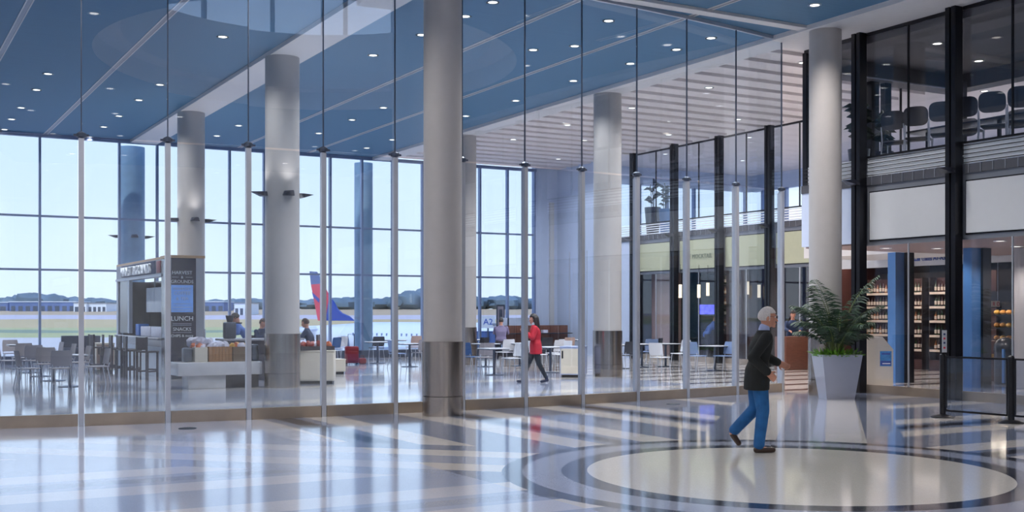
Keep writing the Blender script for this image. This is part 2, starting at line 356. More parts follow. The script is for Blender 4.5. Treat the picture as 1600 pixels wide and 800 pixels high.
def cyl_wall(r0, r1, z0, z1, m, nm, seg=96):
    return MB().lathe((CX, CY, 0), [(r0, z0), (r1, z1)], seg, caps=False).build(nm, m, rt, True)
cyl_wall(6.1, 6.1, ZC, 8.15, 'white_paint', 'drum_wall'); cyl_wall(6.1, 5.5, 8.15, 8.15, 'ceiling_white', 'ledge')
cyl_wall(5.5, 5.5, 8.15, 9.7, 'white_paint', 'drum_wall'); MB().lathe((CX, CY, 0), [(.01, 11.0), (6.6, 11.0), (6.6, 11.2), (.01, 11.2)], 64).build('drum_roof', 'ceiling_white', rt)
mm = MB().box(-.06, .06, -.05, .05, 9.7, 11.0).mesh('clerestory_mullion', M('alu_dark'))
pm = MB().box(-.70, .70, -.01, .01, 9.7, 11.0).mesh('clerestory_pane', M('glass_window'))
for k in range(24):
    a = 2*PI*k/24; inst('clerestory_mullion', mm, rt, (CX+5.5*math.cos(a), CY+5.5*math.sin(a), 0), a+PI/2)
    a += PI/24; inst('clerestory_pane', pm, rt, (CX+5.47*math.cos(a), CY+5.47*math.sin(a), 0), a+PI/2)
# beams
tag(box_o('trim_2', (8.1, 9.0, 15.35, WY, ZB, ZC+.02), 'white_paint'), kind='structure')
tag(box_o('trim_3', (17.05, 17.75, YB, WY, ZB, 8.05), 'white_paint'), kind='structure')
tag(box_o('trim_4', (11.2, 17.05, 17.72, 17.98, ZC-.06, ZC+.02), 'white_paint'), kind='structure')
# light grooves in the blue ceiling
for gx in (2.83, 5.39, 11.9, 14.5):
    g = empty('trim_5', kind='structure')
    box_o('groove_rail', (gx-.07, gx-.045, 15.6, WY, ZC-.012, ZC+.02), 'white_paint', g)
    box_o('groove_rail', (gx+.045, gx+.07, 15.6, WY, ZC-.012, ZC+.02), 'white_paint', g)
    box_o('groove_bed', (gx-.045, gx+.045, 15.6, WY, ZC-.004, ZC+.02), 'frame_grey', g)
# white ribbed ceiling over the side hall, each louvre a piece
rc = empty('ceiling', kind='structure')
lv = MB().prism([(0, 7.68), (.56, 7.68), (.60, 7.76), (.92, 7.76), (.92, 7.9), (0, 7.9)], 17.75, 25.4, 'x').mesh('ceiling_louvre', M('ceiling_white'))
for k in range(25): inst('ceiling_louvre', lv, rc, (0, 18.2+k*.92, 0))
box_o('ceiling_board', (17.75, 36, YB, WY, 8.05, 8.2), 'ceiling_white', rc)
# outer walls
tag(box_o('wall_left', (XL-.3, XL, YB, WY, -.1, ZC+.3), 'white_paint'), kind='structure')
wb = tag(box_o('wall_back', (XL, 36, YB-.3, YB, -.1, 8.1), 'white_paint'), kind='structure')
tag(box_o('wall_right', (36, 36.3, YB, WY, -.1, 4.58), 'pale_wall'), kind='structure'); tag(box_o('wall_right_head', (36, 36.3, YB, WY, 7.3, 8.2), 'pale_wall'), kind='structure')
tag(box_o('wall_far', (24.35, XF+.2, WY-.02, WY+.3, -.1, 8.1), 'pale_wall'), kind='structure'); tag(box_o('wall_far_low', (XF+.2, 36, WY-.02, WY+.3, -.1, 4.58), 'pale_wall'), kind='structure'); tag(box_o('wall_far_head', (XF+.2, 36, WY-.02, WY+.3, 7.3, 8.1), 'pale_wall'), kind='structure')
# window wall
ww = empty('window_1', kind='structure')
mv = MB().box(-.035, .035, -.12, .05, .28, ZC).mesh('mullion', M('mullion'))
xs = [5.21+1.27*k for k in range(-6, 16)]
for x in xs: inst('mullion', mv, ww, (x, WY, 0))
for z in (3.14, 4.92): box_o('transom', (XL, 24.35, WY-.04, WY+.04, z-.035, z+.035), 'mullion', ww)
box_o('head_frame', (XL, 24.35, WY-.1, WY+.05, ZC-.12, ZC), 'mullion', ww); box_o('window_sill', (XL, 24.35, WY-.2, WY+.12, 0, .28), 'alu_dark', ww)
pn = {}
for x0, x1 in zip(xs[:-1], xs[1:]):
    for z0, z1 in ((.28, 3.105), (3.175, 4.885), (4.955, ZC-.12)):
        key = (z0,)
        if key not in pn: pn[key] = MB().box(.036, 1.234, -.008, .008, z0, z1).mesh('window_pane', M('glass_window'))
        inst('window_pane', pn[key], ww, (x0, WY, 0))
box_o('sill_panel', (22.72, 24.35, WY-.12, WY-.05, .28, 1.5), 'pale_wall', ww); box_o('mullion', (25.0, 25.2, WY-.1, WY-.02, 1.2, 6.3), 'sign_white', ww)
# glass partition
def px_on_curve(px, fn, x0=-6.0, x1=30.0):
    for _ in range(60):
        xm = (x0+x1)/2; y = fn(xm); d = xm*SA+y*CA; l = xm*CA-y*SA
        if 800+FPX*l/d < px: x0 = xm
        else: x1 = xm
    return xm
gp = empty('glass_partition', kind='structure')
pxs = [-140, -10, 127, 262, 388, 505, 617, 722, 820, 909, 995, 1073, 1150, 1221]
gx = [px_on_curve(p, gy) for p in pxs]+[17.4]; gx = [gx[0]-1.3*k for k in range(4, 0, -1) if gx[0]-1.3*k > XL]+gx
postm = MB().box(-.038, .038, -.05, .05, .0, 4.33).box(-.012, .012, .05, .10, 0, 4.3).mesh('post', M('alu'))
clampm = MB().lathe((0, 0, 4.33), [(.03, 0), (.075, .02), (.075, .07), (.03, .1)], 12).box(-.11, .11, -.02, .02, 4.36, 4.39).mesh('clamp', M('alu_dark'))
jointm = MB().box(-.008, .008, -.014, .014, 4.43, ZC-.06).mesh('pane_joint', M('alu_dark'))
for i, x in enumerate(gx):
    y = gy(x); a = math.atan(.022*(x-8.5))
    if i < len(gx)-1:
        x2 = gx[i+1]; y2 = gy(x2); L = math.hypot(x2-x, y2-y); a = math.atan2(y2-y, x2-x)
        inst('post', postm, gp, (x, y, 0), a); inst('clamp', clampm, gp, (x, y, 0), a); inst('pane_joint', jointm, gp, (x, y, 0), a)
        q = MB().box(.05, L-.05, -.008, .008, .18, 4.33).build('glass_pane', 'glass_wall', gp); q.location = (x, y, 0); q.rotation_euler = (0, 0, a)
        q = MB().box(.01, L-.01, -.008, .008, 4.36, ZC-.05).build('glass_pane', 'glass_wall', gp); q.location = (x, y, 0); q.rotation_euler = (0, 0, a)
        q = MB().box(.047, L-.047, -.05, .05, 0, .18).build('base_channel', 'channel', gp); q.location = (x, y, 0); q.rotation_euler = (0, 0, a)
        q = MB().box(0, L, -.03, .03, ZC-.07, ZC+.01).build('top_channel', 'alu', gp); q.location = (x, y, 0); q.rotation_euler = (0, 0, a)
# ---------------------------------------------------------------- columns
def sconce_mesh():
    b = MB(); v = [(0, -.09, .10), (0, .09, .10), (0, -.13, 0), (0, .13, 0), (.10, -.13, .0), (.10, .13, .0), (.37, -.02, .09), (.37, .02, .09), (.10, -.11, .10), (.10, .11, .10)]
    v = [(x+.0, y, z) for x, y, z in v]
    b.add(v, [(0, 1, 3, 2), (2, 3, 5, 4), (4, 5, 7, 6), (6, 7, 9, 8), (8, 9, 1, 0), (0, 2, 4, 8), (4, 6, 8), (1, 9, 5, 3), (5, 9, 7)])
    return b.mesh('sconce', M('planter_dark'))
SCM = sconce_mesh()
def column(x, y, r, label, sconces=False, shaft='column_paint', z0=1.22, zt=ZB, base=True, lights=True):
    c = empty('round_column', (x, y, 0), 0, label, 'column', kind='thing')
    MB().lathe((0, 0, 0), [(r, z0 if base else 0), (r, zt)], 48).build('shaft', shaft, c, True)
    if base:
        MB().lathe((0, 0, 0), [(r+.02, .33), (r+.02, z0+.005), (r-.01, z0+.012)], 48).build('steel_cladding', 'steel', c, True)
        MB().lathe((0, 0, 0), [(r+.02, 0), (r+.02, .32), (r, .325)], 48).build('steel_cladding', 'steel', c, True)
    if sconces:
        for k in range(4):
            a = k*PI/2; s_ = inst('sconce', SCM, c, ((r-.005)*math.cos(a), (r-.005)*math.sin(a), 4.36), a)
            if lights: lamp('sconce_light', 'SPOT', ((r+.34)*math.cos(a), (r+.34)*math.sin(a), 4.50), SCONCE_E, (1, .9, .84), (PI+.0, 0, 0), c, spot_size=2.2, spot_blend=.8, shadow_soft_size=.05)
    return c
column(8.45, 17.25, .32, 'off-white round column with steel base standing in front of the glass partition')
column(17.45, 17.6, .33, 'off-white round column at the right end of the glass partition behind the potted palm')
column(8.45, 25.6, .39, 'grey round column with wing sconces beside the marble snack counter', True)
column(8.45, 33.95, .39, 'round column with wing sconces rising behind the dark menu tower', True)
column(17.45, 25.6, .375, 'round column with steel base next to the grey recycling cabinet')
column(17.45, 33.95, .375, 'round column mostly hidden behind the nearest column, its steel base showing on the right', lights=False)
mat('column_blue', (128, 156, 178), .5, var=.06)
column(8.45, 42.4, .45, 'blue-grey column outside the windows behind the coffee kiosk sign', True, 'column_blue', zt=7.6, base=False, lights=False).location.z = 0
column(17.3, 42.4, .36, 'blue-grey column outside the windows right of the aircraft tail', False, 'column_blue', zt=7.6, base=False)
tag(box_o('trim_6', (XL-.3, 27, WY+.12, WY+2.2, -4.5, -.02), 'apron'), kind='structure')
# ---------------------------------------------------------------- downlights
dl_mesh_r = MB().lathe((0, 0, 0), [(.13, -.015), (.13, 0), (.09, 0), (.09, -.012)], 20, caps=False).mesh('ring', M('downlight_ring'), True)
dl_mesh_d = MB().lathe((0, 0, 0), [(.005, -.008), (.09, -.008)], 20, caps=False).mesh('lens', M('downlight'))
dpx = [(75,115),(57,140),(33,168),(18,186),(7,202),(250,132),(217,156),(186,181),(162,198),(140,214),(348,57),(373,196),(339,212),(599,168),(550,187),(498,208),(573,231),(533,243),(613,218),
       (728,181),(951,32),(898,71.5),(985,99),(833,77.5),(896,126),(806,157),(1057,77),(1111,59),(770,3),(1273,7.5),(659,54),(727,25),(583,86)]
for i, (px, py) in enumerate(dpx):
    p = at(px, py, ZC)
    if abs(p.x-8.55) < .6 or p.x > 17: continue
    if p.y < 17.98 and math.hypot(p.x-CX, p.y-CY) < 6.3: continue
    o = empty('downlight', (p.x, p.y, ZC), 0, 'small round recessed downlight in the blue ceiling', 'ceiling light', 'recessed downlights in the blue ceiling')
    inst('ring', dl_mesh_r, o); inst('lens', dl_mesh_d, o)
    lamp('beam', 'SPOT', (0, 0, -.03), SPOT_E, (1, .94, .9), (0, 0, 0), o, spot_size=2.3, spot_blend=.7, shadow_soft_size=.09)
for i, (px, py) in enumerate([(1065,130),(1162,116),(1047,189),(1050,212.5),(883,191),(914,219),(832,238),(1140,300)]):
    p = at(px, py, 7.69); 
    if not 17.8 < p.x < 25.3 or p.y > 40: continue
    o = empty('downlight', (p.x, p.y, 7.69), 0, 'small round downlight among the white ceiling louvres', 'ceiling light', 'downlights in the white louvred ceiling')
    inst('ring', dl_mesh_r, o); inst('lens', dl_mesh_d, o)
    lamp('beam', 'SPOT', (0, 0, -.03), SPOT_E*1.1, (1, .92, .88), (0, 0, 0), o, spot_size=2.3, spot_blend=.7, shadow_soft_size=.09)
for x in (19.6, 23.6):  # extra rows added to brighten the side hall and its white ceiling
    for y in (20.5, 24, 27.5, 31, 34.5, 38):
        o = empty('downlight', (x, y, 7.68), 0, 'small round fill downlight added between the white ceiling louvres', 'ceiling light', 'fill downlights added between the white louvres')
        inst('ring', dl_mesh_r, o); inst('lens', dl_mesh_d, o)
        lamp('beam', 'SPOT', (0, 0, -.03), SPOT_E*.8, (1, .92, .88), (0, 0, 0), o, spot_size=2.5, spot_blend=.7, shadow_soft_size=.09)
for x, y in ((20.0, 16.9), (22.2, 17.6), (20.6, 14.6), (22.4, 13.8), (20.6, 11)):  # one such fixture is known, the others are added to light the lounge
    o = empty('downlight', (x, y, 7.45), 0, 'round downlight in the dark lounge ceiling, most of these added as fill', 'ceiling light', 'downlights in the dark lounge ceiling')
    inst('ring', dl_mesh_r, o); inst('lens', dl_mesh_d, o); lamp('beam', 'SPOT', (0, 0, -.03), 160, (1, .92, .88), (0, 0, 0), o, spot_size=2.5, spot_blend=.7, shadow_soft_size=.09)
for x in (28, 32):  # fill lamps added to brighten the upper gallery
    for y in (22, 27, 32, 37):
        o = empty('downlight', (x, y, 8.05), 0, 'round fill downlight added over the upper gallery', 'ceiling light', 'fill downlights added over the upper gallery')
        inst('ring', dl_mesh_r, o); inst('lens', dl_mesh_d, o); lamp('beam', 'SPOT', (0, 0, -.03), 320, (1, .92, .88), (0, 0, 0), o, spot_size=2.5, spot_blend=.7, shadow_soft_size=.09)
# front hall downlights (same fixture, on a regular grid round the skylight)
for x in (-.5, 2.8, 5.6, 11.8, 14.6):
    for y in (-9, -4, .5, 4.5, 12.5, 16.2):
        if math.hypot(x-CX, y-CY) < 6.5: continue
        o = empty('downlight', (x, y, ZC), 0, 'small round recessed downlight over the front hall', 'ceiling light', 'downlights over the front hall')
        inst('ring', dl_mesh_r, o); inst('lens', dl_mesh_d, o)
        lamp('beam', 'SPOT', (0, 0, -.03), SPOT_E*1.1, (1, .95, .9), (0, 0, 0), o, spot_size=2.4, spot_blend=.7, shadow_soft_size=.09)
# ---------------------------------------------------------------- two storey shop fronts
def facade(name, X, ys, sign, glass_dn=True, rail='frost', glass_up=True):
    "posts at ys (descending, nearest last)"
    f = empty(name, kind='structure')
    pmesh = MB().box(-.11, .10, -.12, -.02, 0, 7.9).box(-.11, .10, .02, .12, 0, 7.9).box(-.07, .06, -.02, .02, 0, 7.85).mesh('post', M('black_metal'))
    for y in ys:
        inst('post', pmesh, f, (X-.12, y, 0)); inst('sconce', SCM, f, (X-.23, y, 4.42), PI)
    for a, b in zip(ys[:-1], ys[1:]):
        y0, y1 = min(a, b)+.13, max(a, b)-.13; ym = (y0+y1)/2
        if glass_up:
            box_o('glass_pane', (X-.01, X+.01, y0, ym-.015, 5.02, 7.6), 'glass_facade', f); box_o('glass_pane', (X-.01, X+.01, ym+.015, y1, 5.02, 7.6), 'glass_facade', f)
            box_o('mullion', (X-.02, X+.02, ym-.015, ym+.015, 5.0, 7.6), 'black_metal', f)
        box_o('rail', (X-.03, X+.03, y0, y1, 4.99, 5.03), 'black_metal', f); box_o('rail', (X-.03, X+.03, y0, y1, 7.6, 7.66), 'black_metal', f)
        if rail == 'frost': box_o('frosted_panel', (X+.0, X+.012, y0, y1, 4.60, 4.99), 'rail_white', f)
        for k in range(5):
            z = 4.62+k*.082
            if rail == 'frost': MB().tube([(X-.03, y0, z), (X-.03, y1, z)], .010, 6).build('railing_rod', 'rod_dark', f)
            else: box_o('railing_rod', (X-.04, X-.01, y0, y1, z-.018, z+.018), 'rail_white', f)
        box_o('slab_edge', (X-.02, X+.1, y0-.1, y1+.1, 4.41, 4.59), 'slab_grey', f)
        for k in range(8): yy = y0+(k+.5)*(y1-y0)/8; box_o('bracket', (X-.035, X-.02, yy-.01, yy+.01, 4.41, 4.59), 'frame_grey', f)
        box_o('fascia', (X+.02, X+.12, y0-.1, y1+.1, 3.13, 4.41), 'frame_grey', f)
        box_o('sign_shadow_gap', (X+.0, X+.03, y0+.04, y1-.04, 3.22, 4.28), 'black_metal', f)
        box_o('sign_panel', (X-.03, X+.01, y0+.08, y1-.08, 3.25, 4.25), sign, f)
        if glass_dn:
            box_o('glass_pane', (X-.01, X+.01, y0, ym-.01, .18, 3.13), 'glass_facade', f); box_o('glass_pane', (X-.01, X+.01, ym+.01, y1, .18, 3.13), 'glass_facade', f)
            box_o('base_channel', (X-.04, X+.04, y0, y1, 0, .18), 'channel', f); box_o('joint', (X-.015, X+.015, ym-.012, ym+.012, .18, 3.13), 'alu', f)
    return f
near_y = [17.75-2.45*k for k in range(0, 9)]
facade('wall_right_near', XN, near_y, 'sign_white')
# short return bay behind the partition
rb = empty('wall_return', kind='structure')
box_o('post', (XN-.03, XN+.05, 19.42, 19.54, 4.59, 7.6), 'black_metal', rb); box_o('glass_pane', (XN-.01, XN+.01, 17.9, 19.4, 5.02, 7.6), 'glass_facade', rb)
box_o('frosted_panel', (XN, XN+.012, 17.9, 19.4, 4.6, 4.99), 'rail_white', rb)
for k in range(5): MB().tube([(XN-.03, 17.9, 4.62+k*.082), (XN-.03, 19.5, 4.62+k*.082)], .01, 6).build('railing_rod', 'rod_dark', rb)
box_o('slab_edge', (XN-.02, XN+.1, 17.9, 19.6, 4.41, 4.59), 'slab_grey', rb); box_o('fascia', (XN, XN+.1, 17.9, 19.6, 3.2, 4.41), 'pale_wall', rb)
box_o('head_rail', (XN-.02, XN+.02, 17.9, 19.5, 7.58, 7.66), 'black_metal', rb)
for x in (20.2, 21.8, 23.5): box_o('mullion', (x-.02, x+.02, 19.48, 19.52, 4.6, 7.1), 'black_metal', rb)
box_o('glass_pane', (XN+.1, 23.6, 19.49, 19.51, 4.6, 7.1), 'glass_facade', rb)
box_o('dark_post', (20.5, 20.75, 19.2, 19.35, 4.6, 7.1), 'black_metal', rb); box_o('dark_post', (20.95, 21.15, 19.2, 19.35, 4.6, 7.1), 'black_metal', rb); box_o('dark_post', (22.3, 22.55, 18.2, 18.4, 4.6, 7.1), 'black_metal', rb)
tag(box_o('wall_bulkhead', (17.75, XN+.02, YB, 19.5, 7.66, 8.05), 'white_paint'), kind='structure')
tag(box_o('floor_lounge', (XN+.13, XF, YB, 19.6, 3.2, 4.59), 'lounge_floor'), kind='structure')
tag(box_o('floor_lounge_wing', (22.6, XF-.2, 19.6, 23.6, 3.2, 4.4), 'white_paint'), kind='structure')
tag(box_o('ceiling_soffit', (XN+.13, XF, YB, 19.6, 3.17, 3.199), 'slab_under'), kind='structure')
lc = empty('ceiling_lounge', kind='structure')
box_o('ceiling_board', (XN+.05, 23.6, YB, 19.5, 7.45, 7.6), 'lounge_ceiling', lc)
box_o('ceiling_bulkhead', (XN+.05, 23.6, 19.0, 19.5, 7.1, 7.45), 'lounge_ceiling', lc); box_o('ceiling_bulkhead', (23.1, 23.6, YB, 19.0, 7.1, 7.45), 'lounge_ceiling', lc)
box_o('light_line', (XN+.05, 23.6, 18.98, 19.0, 7.1, 7.13), 'alu', lc)
far_y = [37.85-2.45*k for k in range(1, 8)]
ffa = facade('wall_right_far', XF, [35.35+.0-2.47*k for k in range(0, 4)]+[25.47], 'sign_green', glass_dn=True, rail='open')
ffb = empty('wall_far_bay', kind='structure')
box_o('glass_pane', (XF-.01, XF+.01, 35.5, 36.4, 5.02, 7.5), 'glass_facade', ffb); box_o('post', (XF-.03, XF+.03, 36.4, 36.5, 4.5, 7.55), 'black_metal', ffb)
for k in range(5): box_o('railing_rod', (XF-.04, XF-.01, 35.5, 36.7, 4.62+k*.082-.015, 4.62+k*.082+.015), 'rail_white', ffb)
box_o('post', (XF-.05, XF, 36.68, 36.72, 4.55, 5.05), 'black_metal', ffb)
box_o('slab_edge', (XF-.05, XF+.1, 35.4, 36.5, 4.41, 4.59), 'slab_grey', ffb); box_o('fascia', (XF, XF+.1, 35.45, 36.6, 0, 4.41), 'pale_wall', ffb)
tag(box_o('wall_side', (XF, XF+.2, 36.6, WY, 0, 7.9), 'pale_wall'), kind='structure')
for k in range(3): tag(box_o('trim_7', (XF-.02, XF, 37.4+k*1.3, 37.43+k*1.3, 0, 4.2), 'alu'), kind='structure')
# the last bay of the far front, beyond the return, white panelled, and the way-finding fascia
wf = empty('wall_fascia', kind='structure')
box_o('fascia', (XF, XF+.12, 13, 25.3, 3.0, 3.45), 'sign_white', wf); box_o('fascia', (XF, XF+.12, 19.6, 25.3, 3.45, 4.4), 'pale_wall', wf)
gs = empty('wayfinding_sign', (XF-.03, 0, 0), 0, 'white wayfinding sign with aeroplane symbol reading Gates A1-A5 over the shop entrance', 'sign')
box_o('sign_board', (-.02, .02, 20.7, 23.1, 3.02, 3.43), 'sign_white', gs)
text('lettering', 'Gates A1-A5', .19, (-.03, 21.95, 3.13), (PI/2, 0, -PI/2), 'gate_blue', gs, sx=.80, depth=.008)
box_o('aeroplane_symbol', (-.03, -.02, 22.0, 22.2, 3.13, 3.33), 'gate_blue', gs)
MB().add([(-.032, 22.18, 3.16), (-.032, 22.03, 3.27), (-.032, 22.03, 3.31), (-.032, 22.18, 3.20)], [(0, 1, 2, 3)]).add([(-.033, 22.14, 3.30), (-.033, 22.09, 3.30), (-.033, 22.10, 3.16), (-.033, 22.13, 3.16)], [(0, 1, 2, 3)]).build('aeroplane_symbol', 'sign_white', gs)
MB().prism([(22.33, 3.13), (22.38, 3.13), (22.38, 3.22), (22.43, 3.22), (22.355, 3.33), (22.28, 3.22), (22.33, 3.22)], -.03, -.02, 'x').build('arrow_symbol', 'navy', gs)
t = text('lettering', 'LE MOCKTAIL', .22, (XF-.045, 32.25, 3.60), (PI/2, 0, -PI/2), 'sign_text', ffa, align='LEFT')
# corridor posts under the lounge
for x, y, lb in ((22.1, 19.8, 'tall glossy black metal post with painted blue sky reflection standing left of the wayfinding sign'), (22.1, 17.6, 'tall glossy black metal post with painted sky reflection right behind the nearest black facade post')):
    c = empty('square_post', (x, y, 0), 0, lb, 'post')
    box_o('sky_reflect_face', (-.28, .02, -.12, .12, 0, 3.17), 'blue_and_sky_metal', c); box_o('post_flange', (.02, .30, -.18, .18, 0, 3.17), 'black_metal', c)  # blue face stands for sky reflected in dark glossy metal
# ================================================================ FURNITURE
def rot_to(v): return math.atan2(v[1], v[0])
def cafe_chair(seatm, label, name='cafe_chair', legm='alu', group=None):
    c = empty(name, label=label, cat='chair', group=group)
    rbox_o('seat', (-.22, .22, -.21, .22, .435, .46), seatm, c, r=.012)
    b = MB(); n = 8; vs = []; fs = []
    for j in range(5):
        z = .50+.36*j/4; y0 = -.20-.06*j/4
        for i in range(n+1):
            u = -1+2*i/n; vs.append((u*(.225-.02*(j == 4)), y0+.035*u*u, z)); 
    for j in range(5):
        z = .50+.36*j/4; y0 = -.22-.06*j/4
        for i in range(n+1):
            u = -1+2*i/n; vs.append((u*(.225-.02*(j == 4)), y0+.035*u*u, z))
    m = n+1
    for j in range(4):
        for i in range(n):
            a = j*m+i; fs.append((a, a+1, a+m+1, a+m)); a += 5*m; fs.append((a, a+m, a+m+1, a+1))
    for i in range(n): fs.append((i, 5*m+i, 5*m+i+1, i+1)); a = 4*m+i; fs.append((a, a+1, a+1+5*m, a+5*m))
    for j in range(4): a = j*m; fs.append((a, a+m, a+m+5*m, a+5*m)); a = j*m+n; fs.append((a, a+5*m, a+m+5*m, a+m))
    b.add(vs, fs).build('backrest', seatm, c, True)
    for sx in (-1, 1):
        MB().tube([(sx*.19, .17, .44), (sx*.215, .22, 0)], .011).build('leg', legm, c, True)
        MB().tube([(sx*.19, -.17, .44), (sx*.215, -.25, 0)], .011).build('leg', legm, c, True)
        MB().tube([(sx*.19, -.18, .43), (sx*.19, -.22, .54)], .011).build('back_support', legm, c, True)
    return c
def cafe_table(label, topm='table_top', w=.34, name='cafe_table', h=.74):
    c = empty(name, label=label, cat='table')
    rbox_o('tabletop', (-w, w, -w, w, h-.025, h), topm, c, r=.008); box_o('top_frame', (-w+.03, w-.03, -w+.03, w-.03, h-.045, h-.0255), 'table_dark', c)
    MB().lathe((0, 0, 0), [(.035, .02), (.035, h-.046)], 16).build('pole', 'alu_dark', c, True)
    MB().lathe((0, 0, 0), [(.27, 0), (.27, .012), (.05, .03), (.04, .04)], 28).build('disc_base', 'alu_dark', c, True)
    return c
PR = {}
def chair(kind, loc, rz, label, group=None):
    if kind not in PR:
        PR[kind] = cafe_chair({'grey': 'beige_chair', 'white': 'white_chair', 'dark': 'dark_chair', 'blue': 'blue_chair', 'pale': 'pale_blue_chair', 'tan': 'tan_chair'}[kind], label)
        c = PR[kind]; c.location = loc; c.rotation_euler = (0, 0, rz); return c
    return clone(PR[kind], loc, rz, label, group)
def table(loc, rz, label, kind='t', **k):
    key = 'tbl'+kind
    if key not in PR:
        PR[key] = cafe_table(label, **k); c = PR[key]; c.location = loc; c.rotation_euler = (0, 0, rz); return c
    return clone(PR[key], loc, rz, label)
ords = ['nearest', 'second nearest', 'third nearest', 'fourth nearest', 'farthest']
for i, y in enumerate([28.2, 30.8, 33.1, 35.3, 38.0]):
    x = 4.25; o = ords[i]
    table((x, y, 0), 0, f'square pedestal cafe table, {o} of the row running to the left windows')
    if i < 4: chair('grey', (x-.3, y-.52, 0), .05*i, f'grey shell chair turned back to camera at the {o} table of the left row')
    if i < 4: chair('grey', (x+.62, y+.1, 0), PI/2+.1, f'grey shell chair on the right side of the {o} table of the left row')
chair('grey', (3.3, 27.95, 0), -PI/2+.15, 'grey shell chair seen side on, left of the nearest table of the left row')
chair('grey', (3.42, 32.9, 0), -PI/2-.1, 'grey shell chair left of the third table of the left row')
chair('grey', (4.1, 38.8, 0), PI, 'grey shell chair facing the camera at the farthest table of the left row')
chair('dark', (3.35, 38.2, 0), 0, 'dark brown backed chair beyond the left row of grey chairs')
# middle tables: (px, py of base) etc.
def T(px, py, lab, rz=0.0, **k): p = at(px, py); return table((p.x, p.y, 0), rz, lab, **k)
def Ch(kind, px, py, rz, lab): p = at(px, py); return chair(kind, (p.x, p.y, 0), rz, lab)
T(772, 586, 'square cafe table nearest to the woman in red, left of her'); Ch('grey', 757, 583, -.15, 'grey shell chair turned back to camera, left of the table beside the woman in red')
T(759, 573, 'white topped cafe table behind the grey chair, left of the woman in red'); Ch('blue', 737, 582, -PI/2+.2, 'dark blue chair seen side on beside the steel base of the mostly hidden column')
Ch('white', 800, 585, PI/2, 'white chair between the nearest table and the partition post, left of the woman in red')
Ch('white', 789, 572, .1, 'white chair with its back to camera under the seated man in purple grey')
T(812, 572, 'white topped cafe table partly behind the partition post left of the woman in red')
T(745, 562, 'cafe table standing by the window left of the seated man in purple grey'); Ch('dark', 750, 566, .3, 'dark low backed chair under the A2 sign by the window')
T(860, 582, 'cafe table right of the woman in red with a dark disc base'); Ch('white', 867, 574, .2, 'white chair with its back to camera just right of the woman in red')
Ch('white', 841, 577, -PI/2, 'white chair behind the legs of the woman in red'); Ch('dark', 850, 566, 0, 'dark chair near the brown bench wall right of the woman in red')
Ch('tan', 884, 566, .1, 'pinkish beige chair showing above the grey recycling cabinet'); T(893, 562, 'white topped table behind the grey recycling cabinet'); Ch('white', 878, 577, PI/2, 'white chair left beside the grey recycling cabinet')
# left of nearest column
T(640, 573, 'cafe table just left of the nearest column, beige topped', kind='t'); Ch('tan', 646, 561, .1, 'beige backed chair just left of the nearest column'); Ch('pale', 621, 575, -PI/2, 'pale blue chair seen side on left of the nearest column')
Ch('grey', 657, 573, .2, 'grey chair partly hidden by the nearest column at its left edge')
T(590, 568, 'cafe table under the dark blue chair back by the right blue-grey column'); Ch('dark', 588, 563, 0, 'dark navy chair with its back to camera in front of the right blue-grey column')
T(617, 563, 'cafe table by the window behind the partition post'); Ch('pale', 546, 562, -PI/2+.3, 'pale chair seen side on above the red suitcase'); Ch('blue', 519, 566, .5, 'bright blue chair between the snack cabinet and the red suitcase')
Ch('white', 530, 563, .2, 'white chair left of the red suitcase')
# right group
T(970, 576, 'square table right of the steel based column in the side hall'); Ch('dark', 981, 579, -.1, 'dark backed chair right of the steel based column'); Ch('dark', 958, 575, -PI/2, 'dark chair hard against the right edge of the steel based column')
Ch('pale', 1014, 571, -.2, 'pale blue chair in front of the pale side wall'); T(1003, 574, 'pale blue topped table beside the pale blue chair')
Ch('white', 1031, 583, -PI/2+.35, 'white chair facing right beside the white table in the side hall'); T(1040, 573, 'white topped table in front of the green shop signs')
Ch('dark', 1022, 568, .6, 'dark chair behind the facing white chair'); Ch('white', 1063, 575, PI/2, 'white chair right of the white topped table, facing left')
Ch('pale', 1088, 580, -PI/2+.2, 'pale blue chair left of the right hand table under the glowing screen'); T(1117, 579, 'white topped table under the glowing blue screen')
Ch('pale', 1131, 580, PI/2, 'pale blue chair right of the table under the glowing blue screen')
# high table for the seated man, brown bench wall
bw = empty('bench_wall', label='long low brown wood panelled wall with narrow dark shelf under the right windows', cat='bench')
x0 = at(785, 553).x
for k in range(7):
    xx = 22.3+k*.42; box_o('wood_board', (xx+.008, xx+.412, 39.9, 40.0, .0, 1.2), 'wood_panel', bw)
box_o('shelf', (22.3, 25.24, 39.55, 39.9, .86, .9), 'dark_chair', bw); box_o('cushion', (22.3, 25.24, 39.6, 39.9, .0, .42), 'dark_chair', bw)
for i, (x, z) in enumerate(((23.9, .9),)): o = box_o('napkin_box', (x, x+.22, 39.62, 39.8, z, z+.12), 'bag_white'); tag(o, 'small white box standing on the dark shelf of the brown bench wall', 'box')
gs2 = empty('notice_frame', (0, 0, 0), 0, 'black framed notice with a picture, standing behind the seated man by the window', 'sign stand')
p = at(782, 552); box_o('frame', (p.x-.19, p.x+.19, p.y-.03, p.y+.03, .5, 2.05), 'black_metal', gs2).location.z = 0; box_o('poster', (p.x-.15, p.x+.12, p.y-.045, p.y-.03, .6, 1.98), 'tan_chair', gs2); box_o('picture', (p.x-.09, p.x+.07, p.y-.055, p.y-.045, 1.35, 1.85), 'stool_wood', gs2)
box_o('foot', (p.x-.3, p.x+.3, p.y-.18, p.y+.18, 0, .03), 'black_metal', gs2); box_o('stem', (p.x-.03, p.x+.03, p.y-.03, p.y+.03, .03, .5), 'black_metal', gs2)
